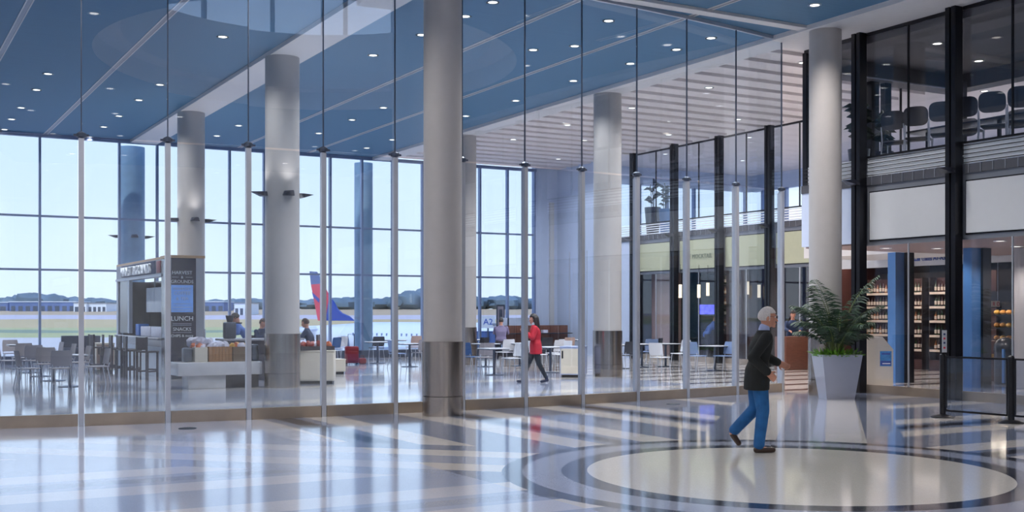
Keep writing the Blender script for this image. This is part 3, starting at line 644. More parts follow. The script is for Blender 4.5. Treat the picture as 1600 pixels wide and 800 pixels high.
# recycling cabinets
def cabinet(name, label, cx, cy, wx, wy, h, front, side, rz=0, slots=True):
    c = empty(name, (cx, cy, 0), rz, label, 'bin'); box_o('plinth', (-wx/2+.04, wx/2-.04, -wy/2+.04, wy/2-.04, 0, .07), 'black_rubber', c)
    rbox_o('body', (-wx/2, wx/2, -wy/2, wy/2, .07, h-.03), side, c, r=.01); rbox_o('top', (-wx/2-.01, wx/2+.01, -wy/2-.01, wy/2+.01, h-.03, h), side, c, r=.008)
    box_o('door', (-wx/2+.02, wx/2-.02, -wy/2-.012, -wy/2, .1, h-.06), front, c)
    if slots: box_o('handle_slot', (-wx/2+.05, -wx/2+.09, -wy/2-.02, -wy/2-.012, h-.32, h-.12), 'black_metal', c)
    return c
p = at(905, 590); cabinet('recycling_cabinet', 'pale grey recycling cabinet standing left of the steel based column', p.x+.05, p.y+.35, .62, .62, .82, 'bin_cream', 'bin_blue', rz=-.75)
p = at(160, 582); cabinet('recycling_cabinet', 'white sided cabinet with a brown front left of the bar stools', p.x+.1, p.y+.3, .5, .55, .84, 'bin_brown', 'bin_cream', rz=-.05)
p = at(500, 600); c = cabinet('snack_cabinet', 'grey counter cabinet under the snack tray, right of the sconce column', p.x, p.y+.35, .95, .6, .80, 'bin_cream', 'bin_cream', rz=-.45, slots=False)
snack_p = (p.x, p.y+.35)
tag(rbox_o('teal_panel', (p.x-.70, p.x-.56, p.y+.3, p.y+.55, 0, .78), 'cyan', None), 'narrow teal panel between the sconce column and the snack cabinet', 'display')
p = at(528, 585); cabinet('low_cabinet', 'low pale box cabinet in front of the red suitcase', p.x, p.y+.3, .5, .5, .42, 'bin_cream', 'bin_cream', slots=False)
for px, lab in ((113, 'dark upholstered booth block left of the partition post by the window'), (142, 'dark upholstered booth block right of the partition post by the window')):
    p = at(px, 561); c = empty('booth_seat', (p.x, p.y, 0), 0, lab, 'bench'); rbox_o('booth_back', (-.36, .36, .1, .3, .06, .86), 'planter_dark', c); rbox_o('booth_base', (-.36, .36, -.35, .3, .0, .42), 'planter_dark', c, r=.03)
# red suitcase + small bag
p = at(549.5, 569.5); c = empty('red_suitcase', (p.x, p.y, 0), -.2, 'dark red upright suitcase with raised handle on the floor by the window', 'suitcase')
rbox_o('body', (-.22, .22, -.13, .13, .05, .60), 'luggage_red', c, r=.05); rbox_o('front_pocket', (-.18, .18, -.17, -.128, .12, .45), 'luggage_red', c, r=.02)
MB().tube([(-.1, .1, .6), (-.1, .1, 1.0), (.1, .1, 1.0), (.1, .1, .6)], .012).build('handle', 'alu_dark', c, True)
for sx in (-.17, .17): MB().cap((sx-.015, 0, .03), (sx+.015, 0, .03), .028, .028, 10).build('wheel', 'black_rubber', c, True)
p = at(566, 568.5); c = empty('red_bag', (p.x, p.y, 0), 0, 'small dark red bag lying against the right side of the red suitcase', 'bag'); rbox_o('body', (-.13, .13, -.1, .1, 0, .2), 'luggage_red', c, r=.06); MB().tube([(-.07, 0, .18), (-.05, 0, .27), (.05, 0, .27), (.07, 0, .18)], .01).build('handle', 'luggage_red', c)
# ---------------------------------------------------------------- coffee kiosk
k = empty('coffee_kiosk', (0, 0, 0), 0, 'coffee kiosk with dark lettered menu tower and open service side', 'kiosk')
KX, KY = 6.9, 30.1
rbox_o('menu_tower', (KX, KX+.72, KY, KY+.75, 0, 3.12), 'kiosk_dark', k, r=.01); box_o('tower_side', (KX+.72, KX+.93, KY+.02, KY+.75, 0, 3.12), 'kiosk_frame', k); box_o('wood_cap', (KX-.02, KX+.95, KY-.02, KY+.77, 3.121, 3.19), 'kiosk_wood', k); box_o('corner_trim', (KX-.05, KX-.002, KY-.02, KY+.04, 0, 3.12), 'kiosk_frame', k)
ty = KY-.006; RT = (PI/2, 0, 0); cx_ = KX+.36
scr = box_o('menu_screen', (KX+.08, KX+.64, KY-.012, KY, 1.72, 2.42), 'screen_blue', k); ty2 = KY-.016
for s_, sz, z, mt, yy in (('HARVEST', .125, 2.70, 'letters', ty), ('&', .10, 2.59, 'letters', ty), ('GROUNDS', .120, 2.47, 'letters', ty), ('BREAKFAST', .09, 2.30, 'letter_dim', ty2), ('COFFEE', .125, 2.17, 'letter_dim', ty2), ('& TEA', .12, 2.03, 'letter_dim', ty2), ('LUNCH', .17, 1.50, 'letters', ty), ('SNACKS', .125, 1.24, 'letters', ty), ('CHIPS & more', .095, 1.08, 'letters', ty)):
    text('lettering', s_, sz, (cx_, yy, z), RT, mt, k, align='CENTER')
for z, w_, yy in ((2.62, .14, ty), (1.93, .22, ty2), (1.84, .24, ty2), (1.77, .24, ty2), (1.42, .24, ty), (1.38, .24, ty), (1.19, .24, ty)):
    if z == 2.62:
        box_o('rule_line', (cx_-.26, cx_-.09, yy-.003, yy+.002, z, z+.008), 'letters', k); box_o('rule_line', (cx_+.09, cx_+.26, yy-.003, yy+.002, z, z+.008), 'letters', k)
    else: box_o('rule_line', (cx_-w_, cx_+w_, yy-.003, yy+.002, z, z+.012), 'letter_dim', k)
KE = 37.0; fx = KX+.02
box_o('sign_fascia', (fx, fx+.12, KY+.75, KE, 2.73, 3.12), 'frame_grey', k); box_o('letter_backing', (fx-.02, fx, 31.6, 36.1, 2.76, 3.1), 'cloth_navy', k); box_o('fascia_rail', (fx-.03, fx+.16, KY+.75, KE, 2.66, 2.73), 'kiosk_frame', k); box_o('canopy_roof', (fx, KX+.9, KY+.75, KE, 3.12, 3.18), 'kiosk_wood', k)
t = text('sign_lettering', 'HARVEST & GROUNDS', .38, (fx-.05, 36.0, 2.79), (PI/2, 0, -PI/2), 'letters', k, depth=.03, sx=1.02)
rbox_o('sign_emblem', (fx-.03, fx, KY+.85, KY+1.3, 2.76, 3.08), 'luggage_red', k, r=.01)
box_o('corner_post', (fx, fx+.12, 36.75, KE, 0, 2.66), 'kiosk_frame', k); box_o('corner_post', (fx, fx+.10, 35.1, 35.3, 1.1, 2.66), 'kiosk_frame', k); box_o('dark_panel', (fx+.03, fx+.06, 35.3, 36.75, 1.1, 2.66), 'kiosk_dark', k)
box_o('back_wall', (KX+.98, KX+1.04, KY+.76, KE-.1, 1.0, 2.66), 'kiosk_dark', k); box_o('end_wall', (KX+.2, KX+1.04, KE-.1, KE, 0, 2.66), 'dark_chair', k)
for i in range(3): y0 = KY+1.1+i*1.05; rbox_o('menu_board', (KX+.35, KX+.39, y0+.01, y0+1.03, 1.72, 2.42), 'kiosk_panel', k, r=.01)
for y in (31.5, 32.4, 33.3): MB().tube([(KX+.37, y, 2.42), (KX+.37, y, 3.12)], .02).build('hanger', 'kiosk_frame', k)
box_o('counter_front', (KX+.06, KX+.12, KY+.75, 36.75, 0, .98), 'kiosk_panel', k); rbox_o('counter_top', (KX-.10, KX+.5, KY+.76, 36.7, .98, 1.04), 'granite', k, r=.01); box_o('counter_apron', (KX-.0, KX+.06, KY+.76, 36.7, .8, .979), 'granite', k)
tag(rbox_o('blue_tub', (KX+.15, KX+.45, 34.4, 34.85, 1.041, 1.38), 'blue_bin', None, r=.02), 'bright blue tub standing on the kiosk counter', 'tub')
for i in range(2): tag(rbox_o('napkin_tray', (KX+.1, KX+.45, 31.3+i*1.35, 32.55+i*1.35, 1.041, 1.32), 'bag_white', None, r=.02), ['pale low glass guard box on the kiosk counter next to the menu tower', 'pale low guard box on the kiosk counter next to the blue tub'][i], 'display')
for i in range(3):
    c = empty('coffee_urn', (KX+.80, 32.6+i*.5, 1.05), 0, ['steel coffee urn inside the kiosk, one nearest the menu tower', 'steel coffee urn inside the kiosk, middle one', 'steel coffee urn inside the kiosk, one nearest the blue tub'][i], 'urn')
    MB().lathe((0, 0, 0), [(.12, 0), (.13, .02), (.13, .34), (.09, .4), (.03, .42)], 20).build('body', 'steel', c, True); MB().tube([(-.12, 0, .08), (-.18, 0, .08), (-.18, 0, .03)], .015).build('tap', 'black_metal', c)
tag(box_o('back_counter', (KX+.62, KX+.97, 31.2, 36.4, 0, 1.05), 'kiosk_dark'), 'dark back counter inside the coffee kiosk', 'counter')
# bar stools
def stool():
    c = empty('bar_stool', label='', cat='stool', group=None); m = 'stool_wood'
    rbox_o('seat', (-.2, .2, -.2, .2, .71, .75), m, c, r=.012)
    for sx in (-1, 1):
        MB().box(sx*.18-.02, sx*.18+.02, .14, .18, 0, .71).build('leg', m, c); MB().box(sx*.18-.02, sx*.18+.02, -.2, -.16, 0, 1.10).build('leg', m, c)
        MB().box(sx*.18-.012, sx*.18+.012, -.16, .14, .22, .26).build('stretcher', m, c)
    box_o('stretcher', (-.16, .16, .145, .17, .26, .30), m, c); rbox_o('backrest', (-.16, .16, -.195, -.165, .78, 1.09), m, c, r=.01)
    return c
st = stool()
spots = [((6.28, 29.6), -PI/2+.5, 'dark wooden bar stool nearest the menu tower, its seat seen side on'), ((6.15, 30.75), -PI/2, 'dark wooden bar stool second from the menu tower'), ((6.15, 31.6), -PI/2+.1, 'dark wooden bar stool third from the menu tower'), ((6.1, 32.45), -PI/2, 'dark wooden bar stool fourth from the menu tower'),
         ((6.05, 33.3), -PI/2-.1, 'dark wooden bar stool fifth from the menu tower'), ((5.85, 34.0), -PI/2+.2, 'dark wooden bar stool next to the brown fronted cabinet')]
for i, (p, a, lb) in enumerate(spots):
    if i == 0: st.location = (*p, 0); st.rotation_euler = (0, 0, a); st['label'] = lb; st['group'] = 'bar stools along the kiosk counter'
    else: clone(st, (*p, 0), a, lb)
# marble snack counter with crates
c = empty('marble_counter', label='low grey marble slab bench on a recessed base in front of the kiosk', cat='counter')
rbox_o('slab', (6.1, 8.02, 25.7, 26.5, .30, .60), 'marble', c, r=.03); rbox_o('base', (6.36, 7.2, 25.8, 26.4, 0, .30), 'marble', c, r=.01); box_o('base', (7.2, 8.0, 25.95, 26.4, 0, .30), 'stool_wood', c)
def bags(name, cx, cy, z, wx, wy, n, m, lab, group, seed, s=1.0):
    r = random.Random(seed)
    for i in range(n):
        b = MB(); ph = r.random()*9
        def fn(v): 
            k = 1+.18*math.sin(5*v.x+ph)*math.cos(6*v.z+ph); return Vector((v.x*k, v.y*k, v.z*k))
        b.ell((0, 0, 0), .11*s, .07*s, .12*s, seg=9, rings=6, fn=fn); mt = m[i % len(m)]
        o = b.build(name, mt, None, True); o.location = (cx+wx*((i+.5)/n-.5), cy+wy*(r.random()-.5), z+.09*s+.03*r.random()); o.rotation_euler = (r.random()*.5, r.random()*.6-.3, r.random()*3)
        tag(o, lab, 'snack bag', group)
def crate(name, x0, x1, y0, y1, z0, z1, m, lab, slats=True):
    c = empty(name, label=lab, cat='crate'); t = .015
    box_o('bottom', (x0, x1, y0, y1, z0, z0+t), m, c)
    if slats:
        n = 7; wv = (x1-x0)/n
        for i in range(n): box_o('slat', (x0+i*wv+.003, x0+(i+1)*wv-.003, y0, y0+t, z0+t, z1), m, c)
    else: box_o('front_board', (x0, x1, y0, y0+t, z0+t, z1), m, c)
    box_o('back_board', (x0, x1, y1-t, y1, z0+t, z1), m, c); box_o('side_board', (x0, x0+t, y0+t, y1-t, z0+t, z1), m, c); box_o('side_board', (x1-t, x1, y0+t, y1-t, z0+t, z1), m, c)
    return c
crate('white_box', 6.52, 6.80, 25.85, 26.35, .601, .93, 'bin_cream', 'white box at the left end of the marble counter filled with orange snack bags', False)
crate('wooden_crate', 6.83, 7.36, 25.85, 26.35, .601, .94, 'crate', 'light wooden slatted crate in the middle of the marble counter'); crate('wicker_basket', 7.38, 7.80, 25.85, 26.35, .601, .93, 'wicker', 'dark woven basket at the right of the marble counter', False)
tag(rbox_o('grey_urn', (6.3, 6.5, 25.95, 26.2, .601, .92), 'alu_dark', None, r=.04), 'grey steel canister left of the white box on the marble counter', 'canister')
tag(rbox_o('grey_urn', (7.83, 8.0, 25.9, 26.2, .601, .98), 'alu_dark', None, r=.04), 'grey steel canister between the woven basket and the sconce column', 'canister')
for args in (('snack_bag', 6.66, 26.1, .80, .24, .3, 5, ['bag_orange', 'bag_white'], 'orange and clear snack bag heaped in the white box', 'snack bags in the white box', 1), ('snack_bag', 7.1, 26.1, .82, .46, .3, 10, ['bag_white', 'bag_white', 'bag_white'], 'crinkled whitish snack bag heaped in the wooden crate', 'snack bags in the wooden crate', 2), ('snack_bag', 7.59, 26.1, .80, .36, .3, 8, ['bag_yellow', 'bag_white', 'bag_orange'], 'yellow snack bag heaped in the woven basket', 'snack bags in the woven basket', 3)): bags(*args)
bags('snack_bag', 6.75, 26.25, .93, .5, .2, 6, ['bag_white'], 'clear puffed snack bag on top of the heap behind the white box', 'top snack bags on the marble counter', 5, 1.0)
c = crate('snack_tray', snack_p[0]-.42, snack_p[0]+.42, snack_p[1]-.22, snack_p[1]+.22, .801, .90, 'stool_wood', 'shallow dark tray of snack bags on the grey snack cabinet', False)
bags('snack_bag', snack_p[0], snack_p[1], .84, .74, .3, 14, ['bag_red', 'bag_orange', 'bag_white', 'bag_red'], 'red or orange snack bag lying in the shallow tray on the snack cabinet', 'snack bags in the shallow tray', 7, .8)
# counter block between kiosk tower and column, where people stand (dark service desk)
c = empty('service_desk', label='dark service desk with equipment behind the marble counter', cat='desk')
box_o('body', (8.0, 9.9, 28.6, 29.2, 0, 1.0), 'kiosk_dark', c); rbox_o('desk_top', (7.9, 10.0, 28.5, 29.3, 1.0, 1.05), 'granite', c, r=.01)
for i, (x, m_, lb) in enumerate(((8.15, 'alu_dark', 'grey coffee grinder standing on the service desk right of the menu tower'), (9.55, 'dark_chair', 'dark monitor on the service desk beside the sconce column'))):
    c = empty(['coffee_grinder', 'till_monitor'][i], (x, 28.85, 1.05), 0, lb, ['grinder', 'monitor'][i])
    if i == 0: rbox_o('body', (-.14, .14, -.12, .16, 0, .42), m_, c, r=.04); box_o('spout', (-.05, .3, -.05, .05, .38, .41), 'black_metal', c); MB().lathe((0, 0, .42), [(.07, 0), (.11, .16), (.1, .17)], 16).build('hopper', 'planter_dark', c, True)
    else: rbox_o('screen', (-.22, .22, -.03, .02, .12, .42), m_, c, r=.01); MB().lathe((0, 0, 0), [(.1, 0), (.1, .015), (.025, .03), (.025, .13)], 16).build('stand', 'alu_dark', c)
# ---------------------------------------------------------------- potted palm
p = Vector((16.88, 16.72, 0)); c = empty('potted_palm', p, -.49, 'large green palm in a tapered pale grey square planter by the end column', 'plant')
def frustum(b0, b1, z0, z1, rim=.03, depth=.1):
    B = MB(); q = lambda r, z: [(-r, -r, z), (r, -r, z), (r, r, z), (-r, r, z)]
    return B.add(q(b0, z0)+q(b1, z1)+q(b1-rim, z1)+q(b1-rim-.02, z1-depth), [(3, 2, 1, 0)]+[(4*l+i, 4*l+(i+1) % 4, 4*l+4+(i+1) % 4, 4*l+4+i) for l in range(3) for i in range(4)]+[(12, 13, 14, 15)])
frustum(.275, .395, 0, .88).build('planter', 'planter_grey', c); box_o('soil', (-.36, .36, -.36, .36, .78, .83), 'soil', c)
def frond(az, el, L, droop, seed):
    r = random.Random(seed); B = MB(); pts = []; n = 12; d = Vector((math.cos(az), math.sin(az), 0)); p_ = Vector((0, 0, 0)); e_ = el
    for i in range(n+1):
        pts.append(p_.copy()); p_ = p_+(d*math.cos(e_)+Vector((0, 0, 1))*math.sin(e_))*(L/n); e_ -= droop/n*(.4+1.2*i/n)
    S = MB().tube(pts, .014, 6, .003); side = d.cross(Vector((0, 0, 1)))
    for i in range(26):
        f = .30+.68*i/25; k_ = f*n; j = min(n-1, int(k_)); q = pts[j].lerp(pts[j+1], k_-j); t = (pts[j+1]-pts[j]).normalized()
        ll = .28*math.sin(PI*(.15+.8*(i/25)))*L/1.3+.08; up = side.cross(t)
        for sg in (-1, 1):
            dr = (side*sg*.85+t*.55-up*(-.15)+Vector((0, 0, -.25-.3*r.random()))).normalized(); a = q; m_ = q+dr*ll*.5; e2 = q+dr*ll+Vector((0, 0, -.10*ll-.03)); wv = t*.017
            B.add([a, m_+wv+up*.004, e2, m_-wv+up*.004, m_-up*.004], [(0, 1, 4), (1, 2, 4), (2, 3, 4), (3, 0, 4), (0, 3, 1), (1, 3, 2)])
    return B, S
rr = random.Random(11); fronds = []
for i in range(22):
    az = i*2.399+rr.random()*.4; el = math.radians([86, 80, 72, 64, 76, 83][i % 6]); L = [1.66, 1.4, 1.15, .95, 1.3, 1.1][i % 6]*(.9+.2*rr.random()); dp = math.radians([60, 85, 105, 95, 80, 110][i % 6])
    B, S = frond(az, el, L, dp, i); o = B.build('frond', 'palm', c); o.location = (.09*math.cos(az), .09*math.sin(az), .84); S.build('frond_stem', 'palm_stem', o, True)
for i in range(7): a = i*.9; MB().tube([(.1*math.cos(a), .1*math.sin(a), .8), (.14*math.cos(a), .14*math.sin(a), 1.25), (.22*math.cos(a), .22*math.sin(a), 1.6)], .018, 8, .01).build('cane', 'palm_stem', c, True)
for i in range(150):
    a = rr.random()*2*PI; r0 = .36*math.sqrt(rr.random()); sx_, sy_ = (max(-.36, min(.36, 1.3*r0*math.cos(a))), max(-.36, min(.36, 1.3*r0*math.sin(a))))
    L = .14+.12*rr.random(); a2 = math.atan2(sy_, sx_)+rr.random()*1.2-.6; el = math.radians(15+60*rr.random()); d = Vector((math.cos(a2)*math.cos(el), math.sin(a2)*math.cos(el), math.sin(el))); s_ = d.cross(Vector((0, 0, 1))).normalized()*.026; q = Vector((sx_, sy_, .83))
    MB().add([q, q+d*L*.5+s_+Vector((0, 0, .01)), q+d*L+Vector((0, 0, -.04)), q+d*L*.5-s_+Vector((0, 0, .01)), q+d*L*.5-Vector((0, 0, .006))], [(0, 1, 4), (1, 2, 4), (2, 3, 4), (3, 0, 4), (0, 3, 1), (1, 3, 2)]).build('leaf', 'leafy', c)
# ---------------------------------------------------------------- stanchions / barrier
def stanchion(p, lab, signed=False):
    c = empty('barrier_post', (p.x, p.y, 0), 0, lab, 'barrier post')
    MB().lathe((0, 0, 0), [(.19, 0), (.19, .012), (.12, .035), (.05, .05)], 32).build('disc_base', 'black_metal', c, True)
    MB().lathe((0, 0, 0), [(.048, .05), (.048, 1.02), (.03, 1.04)], 20).build('pole', 'black_metal', c, True)
    if signed: 
        box_o('sign_holder', (-.035, .035, -.02, .03, 1.03, 1.44), 'black_metal', c); b = box_o('sign_plate', (-.03, .045, -.06, -.045, 1.06, 1.42), 'sign_white', c); b.rotation_euler = (0, 0, -.5)
        for q, z in enumerate((1.12, 1.2, 1.27, 1.34)): s2 = box_o('sign_mark', (-.012, .02, -.064, -.060, z, z+.03), ['tail_red', 'navy', 'tail_red', 'navy'][q], c); s2.rotation_euler = (0, 0, -.5)
    return c
b1, b2 = at(1473, 652), at(1580, 661); b3 = b2+(b2-b1)*1.0
stanchion(b1, 'black barrier post with a small white sign plate on top, left end of the barrier', True); stanchion(b2, 'black barrier post in the middle of the clear barrier, near the right picture edge'); stanchion(b3, 'black barrier post closing the clear barrier beyond the picture edge')
for a_, b_, lab in ((b1, b2, 'clear black-edged barrier panel between the signed post and the next post'), (b2, b3, 'clear black-edged barrier panel running out of the picture on the right')):
    d = b_-a_; L = d.length; c = empty('clear_barrier', a_, math.atan2(d.y, d.x), lab, 'barrier')
    box_o('pane', (.075, L-.075, -.006, .006, .13, .97), 'glass_barrier', c); box_o('top_rail', (.05, L-.05, -.014, .014, .97, 1.0), 'black_metal', c); box_o('bottom_rail', (.05, L-.05, -.014, .014, .1, .13), 'black_metal', c)
    box_o('side_rail', (.05, .075, -.014, .014, .13, .97), 'black_metal', c); box_o('side_rail', (L-.075, L-.05, -.014, .014, .13, .97), 'black_metal', c)
# cream bin with sloping top
p = at(1383, 607); c = empty('cream_bin', (p.x, p.y+.35, 0), -.5, 'tall cream bin with sloping shoulder and a blue sticker behind the shop glass', 'bin')
MB().prism([(-.36, .06), (.36, .06), (.36, .88), (.12, 1.16), (-.36, 1.16)], -.28, .28, 'y').build('body', 'bin_cream', c); box_o('plinth', (-.33, .33, -.25, .25, 0, .06), 'black_rubber', c)
st2 = box_o('sticker', (.06, .32, -.288, -.281, .5, .84), 'sticker', c); box_o('sticker_band', (.07, .31, -.292, -.288, .52, .62), 'gate_blue', st2); box_o('sticker_title', (.09, .29, -.292, -.288, .76, .80), 'gate_blue', st2); box_o('sticker_title', (.11, .29, -.296, -.292, .55, .57), 'letters', st2)
# dark dome topped bin
p = at(1571, 601); c = empty('dome_bin', (p.x, p.y, 0), 0, 'dark round bin with a domed lid right behind the middle barrier post', 'bin')
MB().lathe((0, 0, 0), [(.24, 0), (.25, .02), (.25, .78)], 28).build('body', 'planter_dark', c, True); MB().lathe((0, 0, .78), [(.27, 0), (.27, .06), (.25, .18), (.17, .29), (.05, .34)], 28).build('domed_lid', 'black_metal', c, True); box_o('flap', (-.14, .14, -.275, -.24, .84, .96), 'black_rubber', c); box_o('blue_strip', (-.26, -.21, -.16, -.1, .05, .85), 'blue_and_sky_metal', c)
# white end panel at the right, brown counter
tag(box_o('wall_panel', (22.9, 23.1, 14.5, 17.2, 0, 3.17), 'white_paint'), kind='structure'); 
c = empty('shop_counter', label='reddish brown shop counter with a small gold emblem seen through the right glass', cat='counter'); q = at(1543, 560, .3); q2 = dl(29, (1541-800)/1800*29)
rbox_o('body', (q2.x-.25, q2.x+.35, q2.y-.25, q2.y+.3, 0, 1.0), 'brown_counter', c, r=.01); e_ = box_o('emblem', (q2.x-.12, q2.x+.02, q2.y-.262, q2.y-.251, .58, .68), 'gold', c)
# ================================================================ SHOPS BEHIND THE FRONTS
tag(box_o('wall_shop_back', (31.0, 31.2, YB, 40, 0, 4.4), 'dark_shop'), kind='structure'); tag(box_o('ceiling_shop', (XF+.13, 31, 19.7, 36.5, 3.3, 3.42), 'slab_under'), kind='structure')
tag(box_o('floor_upper', (XF+.13, 36, 19.7, WY, 4.41, 4.58), 'white_paint'), kind='structure')
for y in (26.5, 30.3): tag(box_o('wall_shop_side', (XF+.2, 31, y, y+.12, 0, 3.3), 'dark_maroon'), kind='structure')
tag(box_o('wall_shop_tile', (XF+.6, XF+.75, 33.6, 35.2, 0, 3.3), 'tan_chair'), kind='structure'); tag(box_o('wall_shop_purple', (30.2, 30.3, 30.5, 35.5, 0, 3.3), 'purple_shop'), kind='structure')
c = empty('shop_display', label='dark maroon wall panelling between the bottle shelves and the food case', cat='panel')
box_o('board', (27.6, 27.7, 21.3, 22.6, 0, 2.9), 'dark_maroon', c); box_o('board', (28.6, 28.7, 17.0, 26.4, 0, 2.95), 'dark_shop', c)
# bottle shelves
def bottle_protos():
    out = []
    for m_, h, r in (('bottle_dark', .30, .036), ('bottle_green', .31, .037), ('bottle_amber', .26, .04)):
        me = MB().lathe((0, 0, 0), [(r, 0), (r, h*.6), (r*.35, h*.76), (r*.35, h)], 10)
        n0 = len(me.f); me.lathe((0, 0, 0), [(r+.002, h*.15), (r+.002, h*.5)], 10, caps=False); n1 = len(me.f)
        out.append(me.mesh('bottle', None, True, mats=[M(m_), M('label_cream')], pick=lambda p, a=n0: 1 if p.index >= a else 0))
    return out
BP = bottle_protos(); rb_ = random.Random(3)
for si, (ya, yb, lab) in enumerate(((23.9, 26.3, 'dark shelf unit of bottles left of the blue-reflecting post behind the shop glass'), (22.7, 23.6, 'dark shelf unit of bottles just right of the blue-reflecting post'))):
    c = empty('shelf_unit', label=lab, cat='shelf'); X0 = 27.6
    box_o('back_panel', (X0+.3, X0+.33, ya, yb, 0, 2.75), 'dark_maroon', c); box_o('side_panel', (X0, X0+.3, ya-.03, ya, 0, 2.75), 'dark_shop', c); box_o('side_panel', (X0, X0+.3, yb, yb+.03, 0, 2.75), 'dark_shop', c); box_o('base', (X0, X0+.3, ya, yb, 0, .3), 'dark_maroon', c)
    for q, z in enumerate((.62, 1.05, 1.48, 1.9, 2.32)):
        box_o('shelf', (X0, X0+.3, ya, yb, z-.03, z), 'dark_shop', c); n = int((yb-ya)/.115)
        box_o('price_rail', (X0-.01, X0, ya, yb, z-.07, z), 'label_cream', c)
        for i in range(n):
            o = bpy.data.objects.new('bottle', BP[rb_.choice([0, 0, 1, 2])]); col.objects.link(o); o.location = (X0+.09, ya+.06+i*.115, z)
            tag(o, f'wine bottle standing on {["the lowest", "the second", "the middle", "the fourth", "the top"][q]} shelf of the unit {["left", "right"][si]} of the blue post', 'bottle', f'bottles on shelf {["one", "two", "three", "four", "five"][q]} {["left", "right"][si]} of the blue post')
lamp('shop_light', 'AREA', (26.6, 24, 3.28), 110, (1, .85, .72), shape='RECTANGLE', size=1.6, size_y=6)
c = empty('food_case', label='open food display case with bread and fruit right of the maroon panelling', cat='display'); X0 = 27.2
box_o('back_panel', (X0+.5, X0+.53, 20.0, 21.2, 0, 2.3), 'dark_shop', c); box_o('header', (X0, X0+.3, 20.0, 21.2, 2.0, 2.3), 'black_metal', c); box_o('base', (X0, X0+.5, 20.0, 21.2, 0, .8), 'dark_shop', c)
for z in (.95, 1.3, 1.65): box_o('shelf', (X0, X0+.5, 20.0, 21.2, z-.03, z), 'rod_dark', c)
for q, z in enumerate((.95, 1.3, 1.65)):
    for i in range(6): o = MB().ell((0, 0, 0), .10, .085, .07, seg=10, rings=6).build('bread_roll', ['food', 'bag_yellow', 'food'][(i+q) % 3], None, True); o.location = (X0+.14, 20.12+i*.19, z+.068); tag(o, f'golden food item on the {["lowest", "middle", "top"][q]} shelf of the food case', 'food', f'food on the {["lowest", "middle", "top"][q]} shelf of the food case')
lamp('case_light', 'AREA', (X0-.1, 20.6, 1.98), 8, (1, .8, .55), (0, .5, 0), shape='RECTANGLE', size=.2, size_y=1.1)
sg = empty('shop_letter_sign', (0, 0, 0), 0, 'row of small pale letter tiles hanging in the right hand shop window', 'sign')
q2 = dl(30.0, (1531-800)/1800*30.0)
for i, chh in enumerate('AERO'):
    o = box_o('letter_tile', (q2.x+.12+.17*i, q2.x+.27+.17*i, q2.y-.01, q2.y+.01, 1.86, 2.02), 'label_cream', sg); text('lettering', chh, .15, (q2.x+.195+.17*i, q2.y-.013, 1.885), RT, 'tail_red', sg, align='CENTER')
box_o('tile_bar', (q2.x+.1, q2.x+.85, q2.y-.008, q2.y+.008, 1.84, 1.86), 'black_metal', sg); box_o('hanger_rod', (q2.x+.2, q2.x+.21, q2.y-.004, q2.y+.004, 2.02, 3.17), 'alu', sg); box_o('hanger_rod', (q2.x+.7, q2.x+.71, q2.y-.004, q2.y+.004, 2.02, 3.17), 'alu', sg)
tag(box_o('corridor_post', (q2.x+.38, q2.x+.46, q2.y-1.6, q2.y-1.52, 0, 3.17), 'alu'), 'thin pale metal post in the corridor before the letter tile sign', 'post')
tag(box_o('shop_box_light', (26.2, 26.35, 17.0, 18.4, 2.5, 2.6), 'soffit_lamp'), 'long lamp glowing in the right hand shop', 'lamp')
# soffit downlights
for x, y in ((20.2, 18.5), (20.2, 15.5), (22.2, 16.6), (21.3, 18.0), (20.8, 13.6), (23.6, 18.8)):
    o = empty('downlight', (x, y, 3.17), 0, 'small round downlight in the low shop soffit', 'ceiling light', 'downlights in the low shop soffit'); inst('ring', dl_mesh_r, o); inst('lens', dl_mesh_d, o)
    lamp('beam', 'SPOT', (0, 0, -.03), 110, (1, .88, .8), (0, 0, 0), o, spot_size=2.4, spot_blend=.7, shadow_soft_size=.08)
# far shops: screen, pendants, bar, back shelf
c = empty('screen', label='glowing blue and violet screen on the dark bar wall behind the far shop front', cat='screen'); q = dl(41.5, (1106-800)/1800*41.5)
box_o('casing', (q.x-.42, q.x+.40, q.y-.02, q.y+.06, 1.62, 2.03), 'black_metal', c); box_o('display', (q.x-.39, q.x+.37, q.y-.03, q.y-.02, 1.65, 2.0), 'tv', c); box_o('bracket', (q.x-.03, q.x+.03, q.y, q.y+.05, 2.03, 3.3), 'black_metal', c)
for i, (px, py, lb) in enumerate(((1063, 455, 'pale tubular pendant lamp left in the bar'), (1092, 455, 'pale tubular pendant lamp above the glowing screen'), (1106, 452, 'pale tubular pendant lamp right above the glowing screen'), (1168, 450, 'warm tubular pendant lamp behind the head of the walking man'), (1186, 455, 'warm tubular pendant lamp right of the head of the walking man'))):
    d = 38+i*.3; q = dl(d, (px-800)/1800*d); z = H-(py-489)*d/1800; c = empty('pendant_lamp', (q.x, q.y, z), 0, lb, 'lamp')
    MB().lathe((0, 0, -.22), [(.055, 0), (.055, .44)], 14).build('shade', 'soffit_lamp', c, True); MB().tube([(0, 0, .22), (0, 0, 3.3-z)], .008, 6).build('cord', 'black_rubber', c)
for (px, d, w_, h, m_, lb) in ((1180, 42.2, 1.3, 1.05, 'brown_counter', 'brown bar counter behind the walking man'), (1107, 43.0, .7, 1.05, 'dark_shop', 'dark bar counter under the glowing screen'), (1237, 34.5, .9, 1.0, 'brown_counter', 'reddish brown desk right of the walking man')):
    q = dl(d, (px-800)/1800*d); o = rbox_o('bar_counter', (q.x-w_/2, q.x+w_/2, q.y-.25, q.y+.25, 0, h), m_, None, r=.02); tag(o, lb, 'counter')
